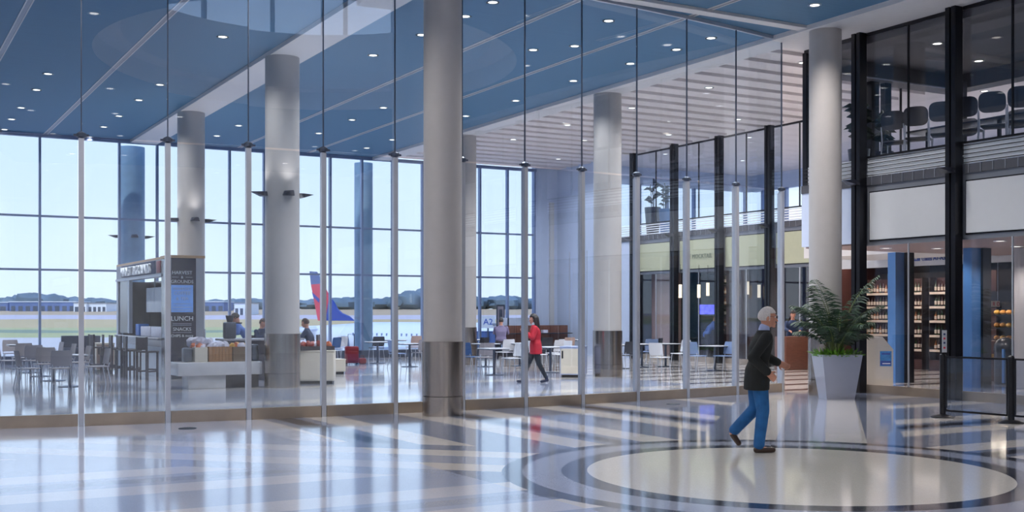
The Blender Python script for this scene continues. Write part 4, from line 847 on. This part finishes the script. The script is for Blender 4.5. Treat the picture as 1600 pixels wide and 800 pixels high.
q = dl(43.5, (1165-800)/1800*43.5); c = empty('bar_shelf', label='tall dark bar shelf crowded with pale glasses behind the walking man', cat='shelf')
box_o('back_panel', (q.x-1.2, q.x+1.3, q.y+.25, q.y+.3, 0, 3.1), 'dark_maroon', c)
for z in (1.2, 1.6, 2.0, 2.4, 2.8):
    box_o('shelf', (q.x-1.2, q.x+1.3, q.y-.05, q.y+.25, z-.03, z), 'rod_dark', c)
    for i in range(14):
        o = bpy.data.objects.new('bottle', BP[rb_.choice([0, 1, 2, 2])]); col.objects.link(o); o.location = (q.x-1.1+i*.175, q.y+.08, z); tag(o, 'bottle standing in the tall dark bar shelf behind the walking man', 'bottle', 'bottles in the tall bar shelf')
lamp('bar_light', 'AREA', (q.x, q.y-1.0, 3.2), 45, (1, .8, .6), shape='RECTANGLE', size=3, size_y=.5)
# ================================================================ UPPER LOUNGE
def bar_chair():
    c = empty('lounge_chair', label='', cat='chair', group='tall chairs along the lounge glass'); m = 'dark_chair'
    rbox_o('seat', (-.23, .23, -.2, .23, .72, .77), m, c, r=.02)
    B = MB(); pts = []; n = 28
    for i in range(n):
        a = 2*PI*i/n; cc, ss = math.cos(a), math.sin(a); u = abs(cc)**.55*math.copysign(1, cc)*.25; v = abs(ss)**.6*math.copysign(1, ss)*.20; pts.append((u, v))
    vs = [(u, -.23-.10*(v+.2)+.25*u*u, 1.18+v) for u, v in pts]+[(u, -.26-.10*(v+.2)+.25*u*u, 1.18+v) for u, v in pts]
    fs = [tuple(range(n)), tuple(range(2*n-1, n-1, -1))]+[(i, n+i, n+(i+1) % n, (i+1) % n) for i in range(n)]
    B.add(vs, fs).build('backrest', m, c)
    for sx in (-1, 1):
        MB().tube([(sx*.25, -.24, 1.06), (sx*.24, -.2, .74), (sx*.27, -.30, 0)], .014).build('leg', 'alu', c, True); MB().tube([(sx*.22, .2, .72), (sx*.25, .26, 0)], .014).build('leg', 'alu', c, True)
    MB().tube([(-.245, .245, .28), (.245, .245, .28)], .011).build('foot_rail', 'alu', c, True)
    return c
bc = bar_chair(); ZL = 4.59; names_ = ['faintest tall chair at the left, beside the spiky plant', 'tall chair second from the spiky plant behind the lounge glass', 'tall chair left of the front black post behind the lounge glass', 'tall chair hidden mostly by the front black post', 'tall dark chair just right of the front black post upstairs', 'tall dark chair at the right picture edge upstairs', 'tall chair beyond the right picture edge upstairs']
for i, y in enumerate((17.35, 16.75, 16.12, 15.5, 14.9, 14.28, 13.65)):
    if i == 0: bc.location = (19.25, y, ZL); bc.rotation_euler = (0, 0, -PI/2+.5); bc['label'] = names_[0]
    else: clone(bc, (19.25, y, ZL), -PI/2+.5+.1*((i*7) % 3-1), names_[i])
for i, y in enumerate((17.0, 15.7, 14.6, 13.4)):
    clone(bc, (20.9, y, ZL), PI/2+.3, ['tall chair across the high table, farthest left upstairs', 'tall chair across the high table behind the front black post', 'tall chair across the high table, below the dark chair right of the post', 'tall chair across the high table at the right picture edge'][i], 'tall chairs across the high table')
c = empty('high_table', label='long dark high table between the two rows of tall lounge chairs', cat='table')
rbox_o('tabletop', (19.75, 20.35, 13.2, 17.6, ZL+1.0, ZL+1.04), 'table_dark', c, r=.01)
for y in (13.6, 15.4, 17.2): box_o('leg', (20.02, 20.08, y-.03, y+.03, ZL, ZL+1.0), 'black_metal', c)
def spiky(name, x, y, z, hp, rp, lab, n, L, zc, seed, pm='planter_dark'):
    c = empty(name, (x, y, z), 0, lab, 'plant'); r = random.Random(seed)
    MB().lathe((0, 0, 0), [(rp*.7, 0), (rp, hp), (rp-.02, hp), (rp-.03, hp-.05), (.01, hp-.05)], 24).build('planter', pm, c, True)
    for q in range(3): a = q*2.1; MB().tube([(.05*math.cos(a), .05*math.sin(a), hp-.06), (.09*math.cos(a), .09*math.sin(a), hp+zc)], .014).build('cane', 'leaf_dark', c)
    for i in range(n):
        a = r.random()*2*PI; z0 = hp+zc*(.15+.85*(i/n)); e1 = math.radians(20+60*r.random()); d = Vector((math.cos(a), math.sin(a), 0)); p0 = Vector((0, 0, z0)); p1 = p0+(d*math.cos(e1)+Vector((0, 0, math.sin(e1))))*L*.55; p2 = p1+(d*.8+Vector((0, 0, -.45)))*L*.5
        s_ = d.cross(Vector((0, 0, 1)))*.022; th = Vector((0, 0, -.004))
        MB().add([p0, p1+s_, p2, p1-s_, p1+th], [(0, 1, 2), (0, 2, 3), (0, 4, 1), (1, 4, 2), (2, 4, 3), (3, 4, 0)]).build('leaf', 'leaf_dark', c)
    return c
spiky('lounge_plant', 19.2, 18.35, ZL, .72, .24, 'dark leafy plant in a tall dark planter behind the top of the end column', 40, .42, .95, 1)
spiky('lounge_plant', 19.45, 17.85, ZL, .62, .2, 'spiky plant in a dark pot just right of the corner black post upstairs', 46, .36, .75, 2)
# balcony pots on the far gallery
q = dl(44.5, (1015-800)/1800*44.5); spiky('gallery_plant', q.x+.15, q.y, 4.58, 1.2, .32, 'dark tall pot plant on the far gallery, left one', 16, .5, .9, 3)
q = dl(44.0, (1034-800)/1800*44.0); spiky('gallery_plant', q.x+.15, q.y, 4.58, 1.1, .24, 'tall blue-grey pot with a plant on the far gallery, right one', 30, .3, .9, 4, 'blue_and_sky_metal')
# far gallery window
g = empty('window_2', kind='structure')
for k in range(7): box_o('mullion', (26.6+k*1.5-.06, 26.6+k*1.5+.06, WY-.1, WY+.05, 4.58, 7.3), 'mullion', g)
for k in range(16): box_o('mullion', (35.95, 36.1, 17+k*1.55-.06, 17+k*1.55+.06, 4.58, 7.3), 'mullion', g)
box_o('window_pane', (XF+.2, 36, WY, WY+.02, 4.58, 7.3), 'glass_window', g); box_o('window_pane', (36.02, 36.04, YB, WY, 4.58, 7.3), 'glass_window', g)
# ================================================================ OUTSIDE
fw = empty('airfield', (0, 0, 0), -YAW, kind='structure'); fw.name = 'ground_airfield'
B = MB(); B.add([(-700, 20, -4.5), (700, 20, -4.5), (900, 290, -4.5), (-900, 290, -4.5), (1200, 660, 3.9), (-1200, 660, 3.9), (1500, 1400, 4.2), (-1500, 1400, 4.2)], [(0, 1, 2, 3), (3, 2, 4, 5), (5, 4, 6, 7)]); o = B.build('ground', 'airfield', fw)
o.name = 'ground'; 
def P_(d, px, z): l = (px-800)/1800*d; return dl(d, l, z)
def zof(d): return -4.5 if d < 290 else -4.5+.0227*(d-290)
# tree line
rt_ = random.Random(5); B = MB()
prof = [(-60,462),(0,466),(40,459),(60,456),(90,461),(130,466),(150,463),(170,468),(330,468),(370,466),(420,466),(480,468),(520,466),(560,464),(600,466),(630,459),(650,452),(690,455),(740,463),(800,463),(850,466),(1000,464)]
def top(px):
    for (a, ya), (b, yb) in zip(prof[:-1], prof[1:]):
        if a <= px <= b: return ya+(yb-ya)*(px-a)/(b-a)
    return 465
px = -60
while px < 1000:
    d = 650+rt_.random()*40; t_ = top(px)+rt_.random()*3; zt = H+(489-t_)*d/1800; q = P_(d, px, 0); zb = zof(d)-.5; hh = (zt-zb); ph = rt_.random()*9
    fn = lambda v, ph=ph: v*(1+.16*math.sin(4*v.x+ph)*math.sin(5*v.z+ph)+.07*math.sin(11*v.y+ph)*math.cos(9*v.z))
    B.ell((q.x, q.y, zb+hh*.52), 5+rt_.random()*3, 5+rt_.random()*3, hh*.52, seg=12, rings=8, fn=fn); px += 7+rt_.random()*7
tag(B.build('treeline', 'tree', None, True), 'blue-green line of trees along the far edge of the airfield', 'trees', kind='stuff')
def bld(px0, px1, yt, d, m_, lab, dep=20, name='hangar', nwin=6, wm='alu_dark'):
    zt = H+(489-yt)*d/1800; zb = zof(d)-.3; w_ = (px1-px0)/1800*d; q = P_(d, (px0+px1)/2, 0); c = empty(name, (q.x, q.y, zb), -YAW, lab, 'building')
    box_o('wall', (-w_/2, w_/2, 0, dep, 0, zt-zb), m_, c); box_o('roof', (-w_/2-.4, w_/2+.4, -.4, dep+.4, zt-zb, zt-zb+.4), 'hangar_white' if m_ != 'hangar_white' else 'frame_grey', c)
    for i in range(nwin): x = -w_/2+(i+.5)*w_/nwin; box_o('door', (x-w_/nwin*.3, x+w_/nwin*.3, -.1, 0, 0, (zt-zb)*.6), wm, c)
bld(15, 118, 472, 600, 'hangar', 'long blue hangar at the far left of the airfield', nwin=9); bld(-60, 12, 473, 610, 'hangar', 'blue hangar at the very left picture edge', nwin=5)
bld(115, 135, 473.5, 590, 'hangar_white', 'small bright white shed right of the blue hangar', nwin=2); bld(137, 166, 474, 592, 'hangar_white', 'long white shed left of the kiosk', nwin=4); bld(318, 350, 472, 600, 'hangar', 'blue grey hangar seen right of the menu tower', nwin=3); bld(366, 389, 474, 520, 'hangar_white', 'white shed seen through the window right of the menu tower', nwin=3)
# aircraft
ac = empty('airliner', (0, 0, 0), 0, 'parked white airliner with red and blue tail fin outside the windows', 'aircraft')
A0 = P_(150, 488, 0); A1 = P_(128, 800, 0); ax = Vector((A1.x-A0.x, A1.y-A0.y, 0)).normalized(); ang = math.atan2(ax.y, ax.x); ac.location = (A0.x, A0.y, 0); ac.rotation_euler = (0, 0, ang)
zc_ = -1.35
secs = [(-3, .25, .9), (-1, .6, .75), (3, 1.15, .35), (7, 1.6, .1), (11, 1.9, 0), (16, 1.95, 0), (30, 1.95, 0), (34, 1.85, -.05), (37, 1.2, -.4), (38.2, .4, -.6)]
vs = []; fs = []; sg = 28
for x, r, dz in secs:
    for k_ in range(sg): a = 2*PI*k_/sg; vs.append((x, r*math.cos(a), zc_+dz+r*math.sin(a)))
for i in range(len(secs)-1):
    for k_ in range(sg): k2 = (k_+1) % sg; fs.append((i*sg+k_, (i+1)*sg+k_, (i+1)*sg+k2, i*sg+k2))
fs.append(tuple(range(sg))); fs.append(tuple((len(secs)-1)*sg+k_ for k_ in range(sg-1, -1, -1)))
MB().add(vs, fs).build('fuselage', 'plane_white', ac, True)
def fin(pts, m_, y0=-.14, y1=.14, nm='tail_fin'): return MB().prism(pts, y0, y1, 'y').build(nm, m_, ac)
# fin outline in (x, z): leading edge sweeps forward (towards +x) at the base
zt_ = H+(489-423)*150/1800; zb_ = zc_+1.75
f_ = lambda px, py: ((px-488)/1800*150*1.38, H+(489-py)*148/1800)
fin([f_(484.5, 423), f_(495, 424), f_(501, 434), f_(506, 443), f_(487, 444)], 'tail_top')
fin([f_(487, 444), f_(506, 443), f_(513, 456), f_(518, 464), f_(512, 501), f_(499, 501)], 'tail_red')
fin([f_(518, 464), f_(524, 471), f_(530, 482), f_(538, 489), f_(550, 494), f_(558, 501), f_(512, 501)], 'tail_blue')
fin([f_(489, 456), f_(502, 467), f_(501, 473), f_(491, 463)], 'tail_blue', -.17, -.141, 'tail_stripe')
MB().prism([(-2, -1), (2.2, -1), (.4, -7.2), (-1.4, -7.2)], zc_+1.1, zc_+1.25, 'z').build('tailplane', 'plane_white', ac); MB().prism([(-2, 1), (2.2, 1), (.4, 7.2), (-1.4, 7.2)], zc_+1.1, zc_+1.25, 'z').build('tailplane', 'plane_white', ac)
MB().prism([(14, -1.7), (20, -1.7), (14.5, -16), (12.6, -16)], zc_-1.2, zc_-.9, 'z').build('wing', 'plane_white', ac); MB().prism([(14, 1.7), (20, 1.7), (14.5, 16), (12.6, 16)], zc_-1.2, zc_-.9, 'z').build('wing', 'plane_white', ac)
for sy in (-5, 5): o = MB().lathe((0, 0, 0), [(.7, 0), (.95, .4), (1.0, 2.6), (.85, 3.4)], 24).build('engine', 'engine', ac, True); o.rotation_euler = (0, PI/2, 0); o.location = (17.0, sy, zc_-1.9)
for x, y, r in ((34, 0, .35), (16, -2.4, .5), (16, 2.4, .5)):
    g_ = MB().tube([(x, y, zc_-1.2), (x, y, -4.5+r)], .12, 8).build('landing_gear', 'alu_dark', ac); MB().tube([(x, y-.2, -4.5+r), (x, y+.2, -4.5+r)], r, 18).build('tyre', 'black_rubber', g_, True)
wmm = MB().box(-.12, .12, -.02, .02, -.16, .16).mesh('cabin_window', M('plane_text'))
for i in range(26): o = inst('cabin_window', wmm, ac, (10+i*.85, -1.9, zc_+.45))
# jet bridge with gate sign
q = P_(72, 790, 0); jb = empty('jet_bridge', (q.x, q.y, 0), -YAW, 'pale blue jet bridge cabin with the white A2 gate sign outside the window', 'jet bridge')
box_o('cabin', (-.6, 2.8, 0, 3, -2.2, .9), 'plane_white', jb); box_o('cabin_roof', (-.8, 3.2, -.2, 3.2, .9, 1.05), 'frame_grey', jb); box_o('tunnel', (2.8, 9, .3, 2.5, -1.9, .7), 'plane_white', jb); box_o('leg', (1.4, 1.8, 1.2, 1.6, -4.5, -2.2), 'alu_dark', jb); box_o('leg', (6.0, 6.4, 1.2, 1.6, -4.5, -1.9), 'alu_dark', jb)
box_o('window', (.2, 1.4, -.04, 0, -.9, .2), 'alu_dark', jb)
sgn = box_o('gate_sign', (-1.52, -.65, -.15, -.05, .75, 1.5), 'sign_white', jb); text('gate_lettering', 'A2', .52, (-1.09, -.16, .98), RT, 'gate_blue', jb, align='CENTER')
box_o('sign_post', (-1.15, -1.05, -.1, 0, -4.5, .75), 'alu_dark', jb); box_o('hood', (-2.0, -.6, .05, 1.6, -1.2, .55), 'tail_top', jb); box_o('hood_support', (-1.5, -1.1, .6, 1.0, -4.5, -1.2), 'alu_dark', jb)
# ================================================================ PEOPLE
def voxel(name, mb, m, parent, size, it=4, mats=None, pick=None):
    me = mb.mesh('t', None if mats else M(m), mats=[M(q) for q in mats] if mats else None); o = bpy.data.objects.new('tmp', me); col.objects.link(o)
    r = o.modifiers.new('r', 'REMESH'); r.mode = 'VOXEL'; r.voxel_size = size; r.use_smooth_shade = True
    s_ = o.modifiers.new('s', 'SMOOTH'); s_.factor = .5; s_.iterations = it
    dg = bpy.context.evaluated_depsgraph_get(); ev = o.evaluated_get(dg); m2 = bpy.data.meshes.new_from_object(ev, preserve_all_data_layers=False, depsgraph=dg)
    bpy.data.objects.remove(o); m2.materials.clear()
    for q in (mats or [m]): m2.materials.append(M(q))
    for p in m2.polygons: p.use_smooth = True; p.material_index = pick(p) if pick else 0
    ob = bpy.data.objects.new(name, m2); col.objects.link(ob); ob.parent = parent; return ob
def person(name, label, loc, rz, J, top_m, leg_m, shoe_m, hair_m, skin='skin', vox=.014, hairlen=0.0, coat=False, under=None, hs=1.0, detail=False, female=False, sit=False, glasses=False):
    """J: joints in metres, x forward, y left, z up."""
    c = empty(name, loc, rz, label, 'person')
    V = lambda k: Vector(J[k])
    hd, nk, ch, pv = V('head'), V('neck'), V('chest'), V('pelvis')
    w_ = .165 if female else .19
    B = MB()
    look = math.atan2(J.get('look', (1, 0))[1], J.get('look', (1, 0))[0]); Rh = Matrix.Rotation(look, 3, 'Z') @ Matrix.Rotation(J.get('nod', 0), 3, 'Y')
    def hfn(v):
        x, y, z = v
        if z < 0: k = 1-.30*(-z)**1.5; y *= k; x = x*(1-.12*(-z)) + .10*(-z)
        if x < -.2 and z > -.3: x *= 1.06
        if abs(z-.05) < .16 and x > .6: x -= .05
        return Vector((x, y, z))
    B.ell(hd, .098, .077, .120, rot=Rh, seg=24, rings=16, fn=hfn)
    B.cap(hd+Rh @ Vector((.092, 0, .012)), hd+Rh @ Vector((.116, 0, -.028)), .009, .014, 8); B.ell(hd+Rh @ Vector((.092, 0, .034)), .014, .05, .010, rot=Rh, seg=10, rings=6)
    B.ell(hd+Rh @ Vector((.094, 0, -.062)), .014, .024, .012, rot=Rh, seg=10, rings=6); B.ell(hd+Rh @ Vector((.08, 0, -.098)), .022, .026, .018, rot=Rh, seg=10, rings=6)
    for sy in (-1, 1): B.ell(hd+Rh @ Vector((-.008, sy*.079, -.005)), .020, .010, .032, rot=Rh, seg=10, rings=8)
    B.cap(nk+Vector((0, 0, -.06)), hd+Rh @ Vector((-.02, 0, -.07)), .060, .055, 14)
    ax = (ch-pv); tw = J.get('twist', 0)
    def torso(B, g, low=0.0):
        side = Vector((0, 1, 0)); sh = nk+Vector((0, 0, -.085)); 
        secs = [(pv+Vector((0, 0, -.08)), .105, w_-.02), (pv+Vector((0, 0, .04)), .11, w_-.015), (pv.lerp(ch, .45), .10, w_-.04), (ch, .118, w_-.01), (ch.lerp(sh, .75), .10, w_+.005), (sh+Vector((0, 0, .035)), .065, w_*.62), (nk+Vector((0, 0, .0)), .055, .06)]
        if low: secs = ([(pv+Vector((-.01, 0, -.08-low)), .13, w_+.015), (pv+Vector((-.005, 0, -.08)), .13, w_+.015), (pv+Vector((0, 0, .04)), .12, w_+.005)]+secs[2:]) if low > .1 else [(pv+Vector((0, 0, -.08-low)), .115, w_-.01)]+secs
        B.loft([(p.x, p.y, p.z, a+g, b+g) for p, a, b in secs], 22)
    torso(B, 0)
    limbs = {}
    for sd_, sy in (('r', -1), ('l', 1)):
        shd = nk+Vector((-.0, sy*(w_-.005), -.085)); el, ha = V('el'+sd_), V('ha'+sd_); fa = (ha-el).normalized(); limbs[sd_] = (shd, el, ha)
        B.cap(shd, el, .052, .040, 12); B.cap(el, ha, .040, .027, 12)
        up = Vector(J.get('palm'+sd_, (0, -sy, 0))).normalized(); sidev = fa.cross(up).normalized(); palm = ha+fa*.055
        B.cap(ha+fa*.015+sidev*.018, palm+fa*.03+sidev*.026, .022, .017, 10); B.cap(ha+fa*.015-sidev*.018, palm+fa*.03-sidev*.026, .022, .017, 10); B.cap(ha+fa*.01, palm+fa*.03, .024, .019, 10)
        for q in range(4):
            off = (q-1.5)*.0205; L = [.072, .082, .078, .060][q]; b0 = palm+fa*.03+sidev*off; b1 = b0+(fa*.85+up*.35).normalized()*L*.5; b2 = b1+(fa*.35+up*.9).normalized()*L*.5
            B.cap(b0, b1, .0105, .0095, 8); B.cap(b1, b2, .0095, .008, 8)
        b0 = ha+fa*.02+sidev*.03; b1 = b0+(sidev*.75+fa*.6+up*.3).normalized()*.045; b2 = b1+(fa*.8+up*.6).normalized()*.032; B.cap(b0, b1, .013, .0105, 8); B.cap(b1, b2, .0105, .009, 8)
    legs = {}
    for sd_, sy in (('r', -1), ('l', 1)):
        hp = pv+Vector((0, sy*.088, -.05)); kn, an = V('kn'+sd_), V('an'+sd_); legs[sd_] = (hp, kn, an)
        B.cap(hp, kn, .088, .056, 14); B.cap(kn, an, .056, .036, 12); m_ = kn.lerp(an, .3); B.cap(m_+Vector((-.012, 0, 0)), m_.lerp(an, .3), .053, .045, 10)
        to = V('to'+sd_); B.cap(an+Vector((-.02, 0, -.035)), to, .035, .028, 10)
    voxel('body', B, skin, c, vox)
    # eyes and lips
    for sy in (-1, 1):
        e1 = MB().ell(hd+Rh @ Vector((.083, sy*.031, .018)), .012, .013, .010, rot=Rh, seg=10, rings=8).build('eye', 'eye_white', c, True); MB().ell(hd+Rh @ Vector((.0925, sy*.031, .018)), .004, .006, .006, rot=Rh, seg=10, rings=6).build('iris', 'iris', e1, True)
        MB().ell(hd+Rh @ Vector((.094, sy*.032, .042)), .006, .020, .005, rot=Rh, seg=10, rings=6).build('eyebrow', hair_m, c, True)
    MB().ell(hd+Rh @ Vector((.103, 0, -.062)), .008, .024, .007, rot=Rh, seg=12, rings=6).build('lips', 'lips', c, True)
    if glasses:
        for sy in (-1, 1):
            pts = [hd+Rh @ Vector((.112, sy*.034+.024*math.cos(a*PI/6), .016+.018*math.sin(a*PI/6))) for a in range(13)]; MB().tube(pts, .0022, 5).build('spectacles', 'black_metal', c); MB().tube([hd+Rh @ Vector((.112, sy*.058, .018)), hd+Rh @ Vector((-.01, sy*.083, .02))], .002, 5).build('spectacles', 'black_metal', c)
    # hair
    Hh = MB()
    def hair_fn(v):
        x, y, z = hfn(v); k = 1.10+.03*math.sin(9*y+5*x)+.02*math.sin(14*x+3)
        if v.x > .35 and v.z < .45: k = .86
        if v.z < (-.35 if hairlen == 0 else -.75): k = .80
        return Vector((x*k, y*k, z*(1.1 if z > 0 else 1)))
    Hh.ell(hd+Rh @ Vector((-.006, 0, .006)), .098, .077, .122, rot=Rh, seg=28, rings=20, fn=hair_fn)
    if hairlen:
        Hh.cap(hd+Rh @ Vector((-.05, 0, .0)), nk+Vector((-.09, 0, -hairlen)), .085, .05, 14)
        for sy in (-1, 1): Hh.cap(hd+Rh @ Vector((-.03, sy*.06, .02)), nk+Rh @ Vector((-.03, sy*.09, -hairlen*.8)), .04, .028, 12)
    Hh.build('hair', hair_m, c, True)
    # top garment
    T_ = MB(); g = .022 if coat else .014; torso(T_, g, .14 if coat else .02)
    for sd_ in 'rl':
        a, b, h_ = limbs[sd_]; T_.cap(a, b, .052+g, .043+g, 14); T_.cap(b, b.lerp(h_, .93), .043+g, .030+g, 14)
    voxel('jacket' if coat else 'shirt', T_, top_m, c, max(vox, .012), 3)
    if under:
        C_ = MB(); C_.cap(nk+Vector((.0, 0, -.05)), nk+Vector((.012, 0, .025)), .075, .066, 18); C_.build('collar', under, c, True)
    # trousers
    L_ = MB(); L_.loft([(pv.x, 0+pv.y, pv.z+.05, .112, w_-.010), (pv.x, pv.y, pv.z-.02, .114, w_-.008), (pv.x, pv.y, pv.z-.1, .11, w_-.014)], 22); lg = .018 if not female else .006
    for sd_ in 'rl':
        a, b, h_ = legs[sd_]; L_.cap(a, b, .092+lg, .062+lg, 16); L_.cap(b, b.lerp(h_, .97), .062+lg, (.050 if not female else .038)+lg, 16)
    voxel('trousers', L_, leg_m, c, max(vox, .012), 3)
    for sd_ in 'rl':
        an, to = V('an'+sd_), V('to'+sd_); S_ = MB(); heel = an+(an-to).normalized()*.03; heel.z = an.z-.05+(.0 if an.z < .15 else -.0)
        S_.cap(Vector((heel.x, heel.y, heel.z)), to, .040, .034, 14); S_.cap(an+Vector((0, 0, -.01)), an+Vector((0, 0, .03)), .044, .042, 12); so_ = voxel('shoe', S_, shoe_m, c, .010, 3)
    return c
RW = -YAW  # heading of someone walking to the right across the view
q = at(1187, 706)
man = person('person', 'man in black jacket and blue jeans with white hair walking right over the floor circle', (q.x, q.y, 0), RW, dict(
    head=(.10, 0, 1.64), nod=.08, neck=(.045, 0, 1.49), chest=(.01, 0, 1.28), pelvis=(-.03, 0, .98), look=(1, -.12),
    elr=(-.14, -.27, 1.16), har=(.05, -.24, .98), ell=(.10, .27, 1.17), hal=(.28, .20, 1.08), palmr=(0, 1, 0), palml=(0, -1, 0),
    knr=(.02, -.09, .52), anr=(-.03, -.09, .085), tor=(.14, -.10, .036), knl=(-.03, .09, .53), anl=(-.30, .09, .25), tol=(-.24, .09, .095)),
    'jacket_black', 'jeans', 'shoe_brown', 'hair_white', vox=.0085, coat=True, under='shirt_blue', glasses=True)
q = at(835, 598)
person('person', 'woman in red jacket with long dark hair walking left behind the glass', (q.x, q.y, 0), PI-YAW, dict(
    head=(.02, 0, 1.55), nod=.22, neck=(-.01, 0, 1.41), chest=(-.02, 0, 1.2), pelvis=(-.03, 0, .92), look=(1, .0),
    elr=(.0, .0, 0), har=(0, 0, 0), ell=(.06, -.0, 0), hal=(0, 0, 0)) | dict(
    elr=(.05, -.24, 1.10), har=(.24, -.12, 1.24), ell=(.05, .24, 1.10), hal=(.24, .10, 1.24), palmr=(0, 1, .2), palml=(0, -1, .2),
    knr=(.14, -.08, .49), anr=(.26, -.08, .085), tor=(.40, -.08, .034), knl=(-.10, .08, .49), anl=(-.29, .08, .12), tol=(-.17, .08, .034)),
    'coat_red', 'leggings', 'shoe_dark', 'hair_dark', vox=.012, hairlen=.16, coat=True, under='shirt_grey', female=True)
def seated(name_lab, loc, rz, top_m, leg_m, hair_m, skin='skin', lean=.12, zs=.46, **kw):
    dz = zs-.46; J = dict(head=(lean+.06, 0, 1.22+dz), nod=.25, neck=(lean+.01, 0, 1.08+dz), chest=(lean*.6, 0, .87+dz), pelvis=(0, 0, .58+dz), look=(1, 0),
        elr=(lean+.14, -.23, .82+dz), har=(lean+.36, -.12, .86+dz), ell=(lean+.14, .23, .82+dz), hal=(lean+.36, .12, .86+dz), palmr=(0, 0, -1), palml=(0, 0, -1),
        knr=(.42, -.11, .54+dz), anr=(.38, -.11, .10+dz*.6), tor=(.52, -.11, .045+dz*.6), knl=(.42, .11, .54+dz), anl=(.36, .11, .10+dz*.6), tol=(.50, .11, .045+dz*.6))
    return person('person', name_lab, loc, rz, J, top_m, leg_m, 'shoe_dark', hair_m, skin, vox=.016, **kw)
q = at(783, 568); seated('man in purple grey shirt seated with his back to the camera under the A2 sign', (q.x, q.y, 0), PI/2-.5, 'cloth_purple', 'dark_chair', 'hair_dark', zs=.66)
clone(st, (q.x, q.y, 0), PI-.5, 'dark stool under the seated man in the purple grey shirt', 'stools away from the kiosk')
q = dl(32, (487-800)/1800*32); seated('person in dark jacket seated behind the snack tray right of the sconce column', (q.x, q.y, 0), -YAW+PI, 'cloth_navy', 'dark_chair', 'hair_brown', zs=.66)
clone(st, (q.x, q.y, 0), -YAW+PI/2, 'dark stool under the person in the dark jacket right of the sconce column', 'stools away from the kiosk')
def standing(lab, loc, rz, top_m, leg_m, hair_m, bend=0.0, skin='skin', **kw):
    s_, c_ = math.sin(bend), math.cos(bend); up = lambda h: (s_*h, 0, .96+c_*h)
    J = dict(head=up(.70), nod=.3+bend*.5, neck=up(.53), chest=up(.32), pelvis=(0, 0, .96), look=(1, 0), elr=(up(.3)[0]+.1, -.24, up(.24)[2]), har=(up(.3)[0]+.34, -.16, up(.2)[2]), ell=(up(.3)[0]+.1, .24, up(.24)[2]), hal=(up(.3)[0]+.34, .16, up(.2)[2]), palmr=(0, 0, -1), palml=(0, 0, -1),
        knr=(.02, -.1, .5), anr=(-.02, -.11, .09), tor=(.13, -.12, .036), knl=(.02, .1, .5), anl=(-.02, .11, .09), tol=(.13, .12, .036))
    return person('person', lab, loc, rz, J, top_m, leg_m, 'shoe_dark', hair_m, skin, vox=.017, **kw)
q = dl(30.5, (388-800)/1800*30.5); standing('person in blue top leaning forward behind the snack bags, left of the sconce column', (q.x, q.y, 0), PI-.4, 'cloth_blue', 'dark_chair', 'hair_dark', bend=.5)
q = dl(31.6, (404-800)/1800*31.6); seated('person in dark blue top sitting just left of the sconce column', (q.x, q.y, 0), -1.2, 'cloth_navy', 'dark_chair', 'hair_brown', zs=.66)
clone(st, (q.x, q.y, 0), -1.2-PI/2, 'dark stool under the person just left of the sconce column', 'stools away from the kiosk')
q = dl(40.8, (1104-800)/1800*40.8); standing('person in pale blue shirt bending over under the glowing screen in the bar', (q.x, q.y, 0), -.4, 'cloth_blue', 'dark_chair', 'hair_dark', bend=.55)
q = dl(40.9, (1154-800)/1800*40.9); seated('person in pink shirt seated at the bar left of the walking man', (q.x, q.y, 0), -2.6, 'cloth_pink', 'cloth_navy', 'hair_dark', 'skin_dark', zs=.66)
clone(st, (q.x, q.y, 0), -2.6-PI/2, 'dark stool under the person in the pink shirt at the bar', 'stools away from the kiosk')
q = dl(35.4, (1238-800)/1800*35.4); standing('person in dark top behind the reddish desk right of the walking man', (q.x, q.y, 0), PI+1.0, 'cloth_navy', 'dark_chair', 'hair_dark', bend=.15)
# small black disc on the floor
p = at(293, 669.5); tag(MB().lathe((p.x, p.y, 0), [(.13, 0), (.13, .006), (.10, .012)], 24).build('floor_plate', 'rod_dark', None, True), 'small dark round floor plate before the glass partition on the left', 'floor plate')
p = at(1052, 631.5); tag(MB().lathe((p.x, p.y, 0), [(.13, 0), (.13, .006), (.10, .012)], 24).build('floor_plate', 'rod_dark', None, True), 'small dark round floor plate before the glass partition near the walking man', 'floor plate')
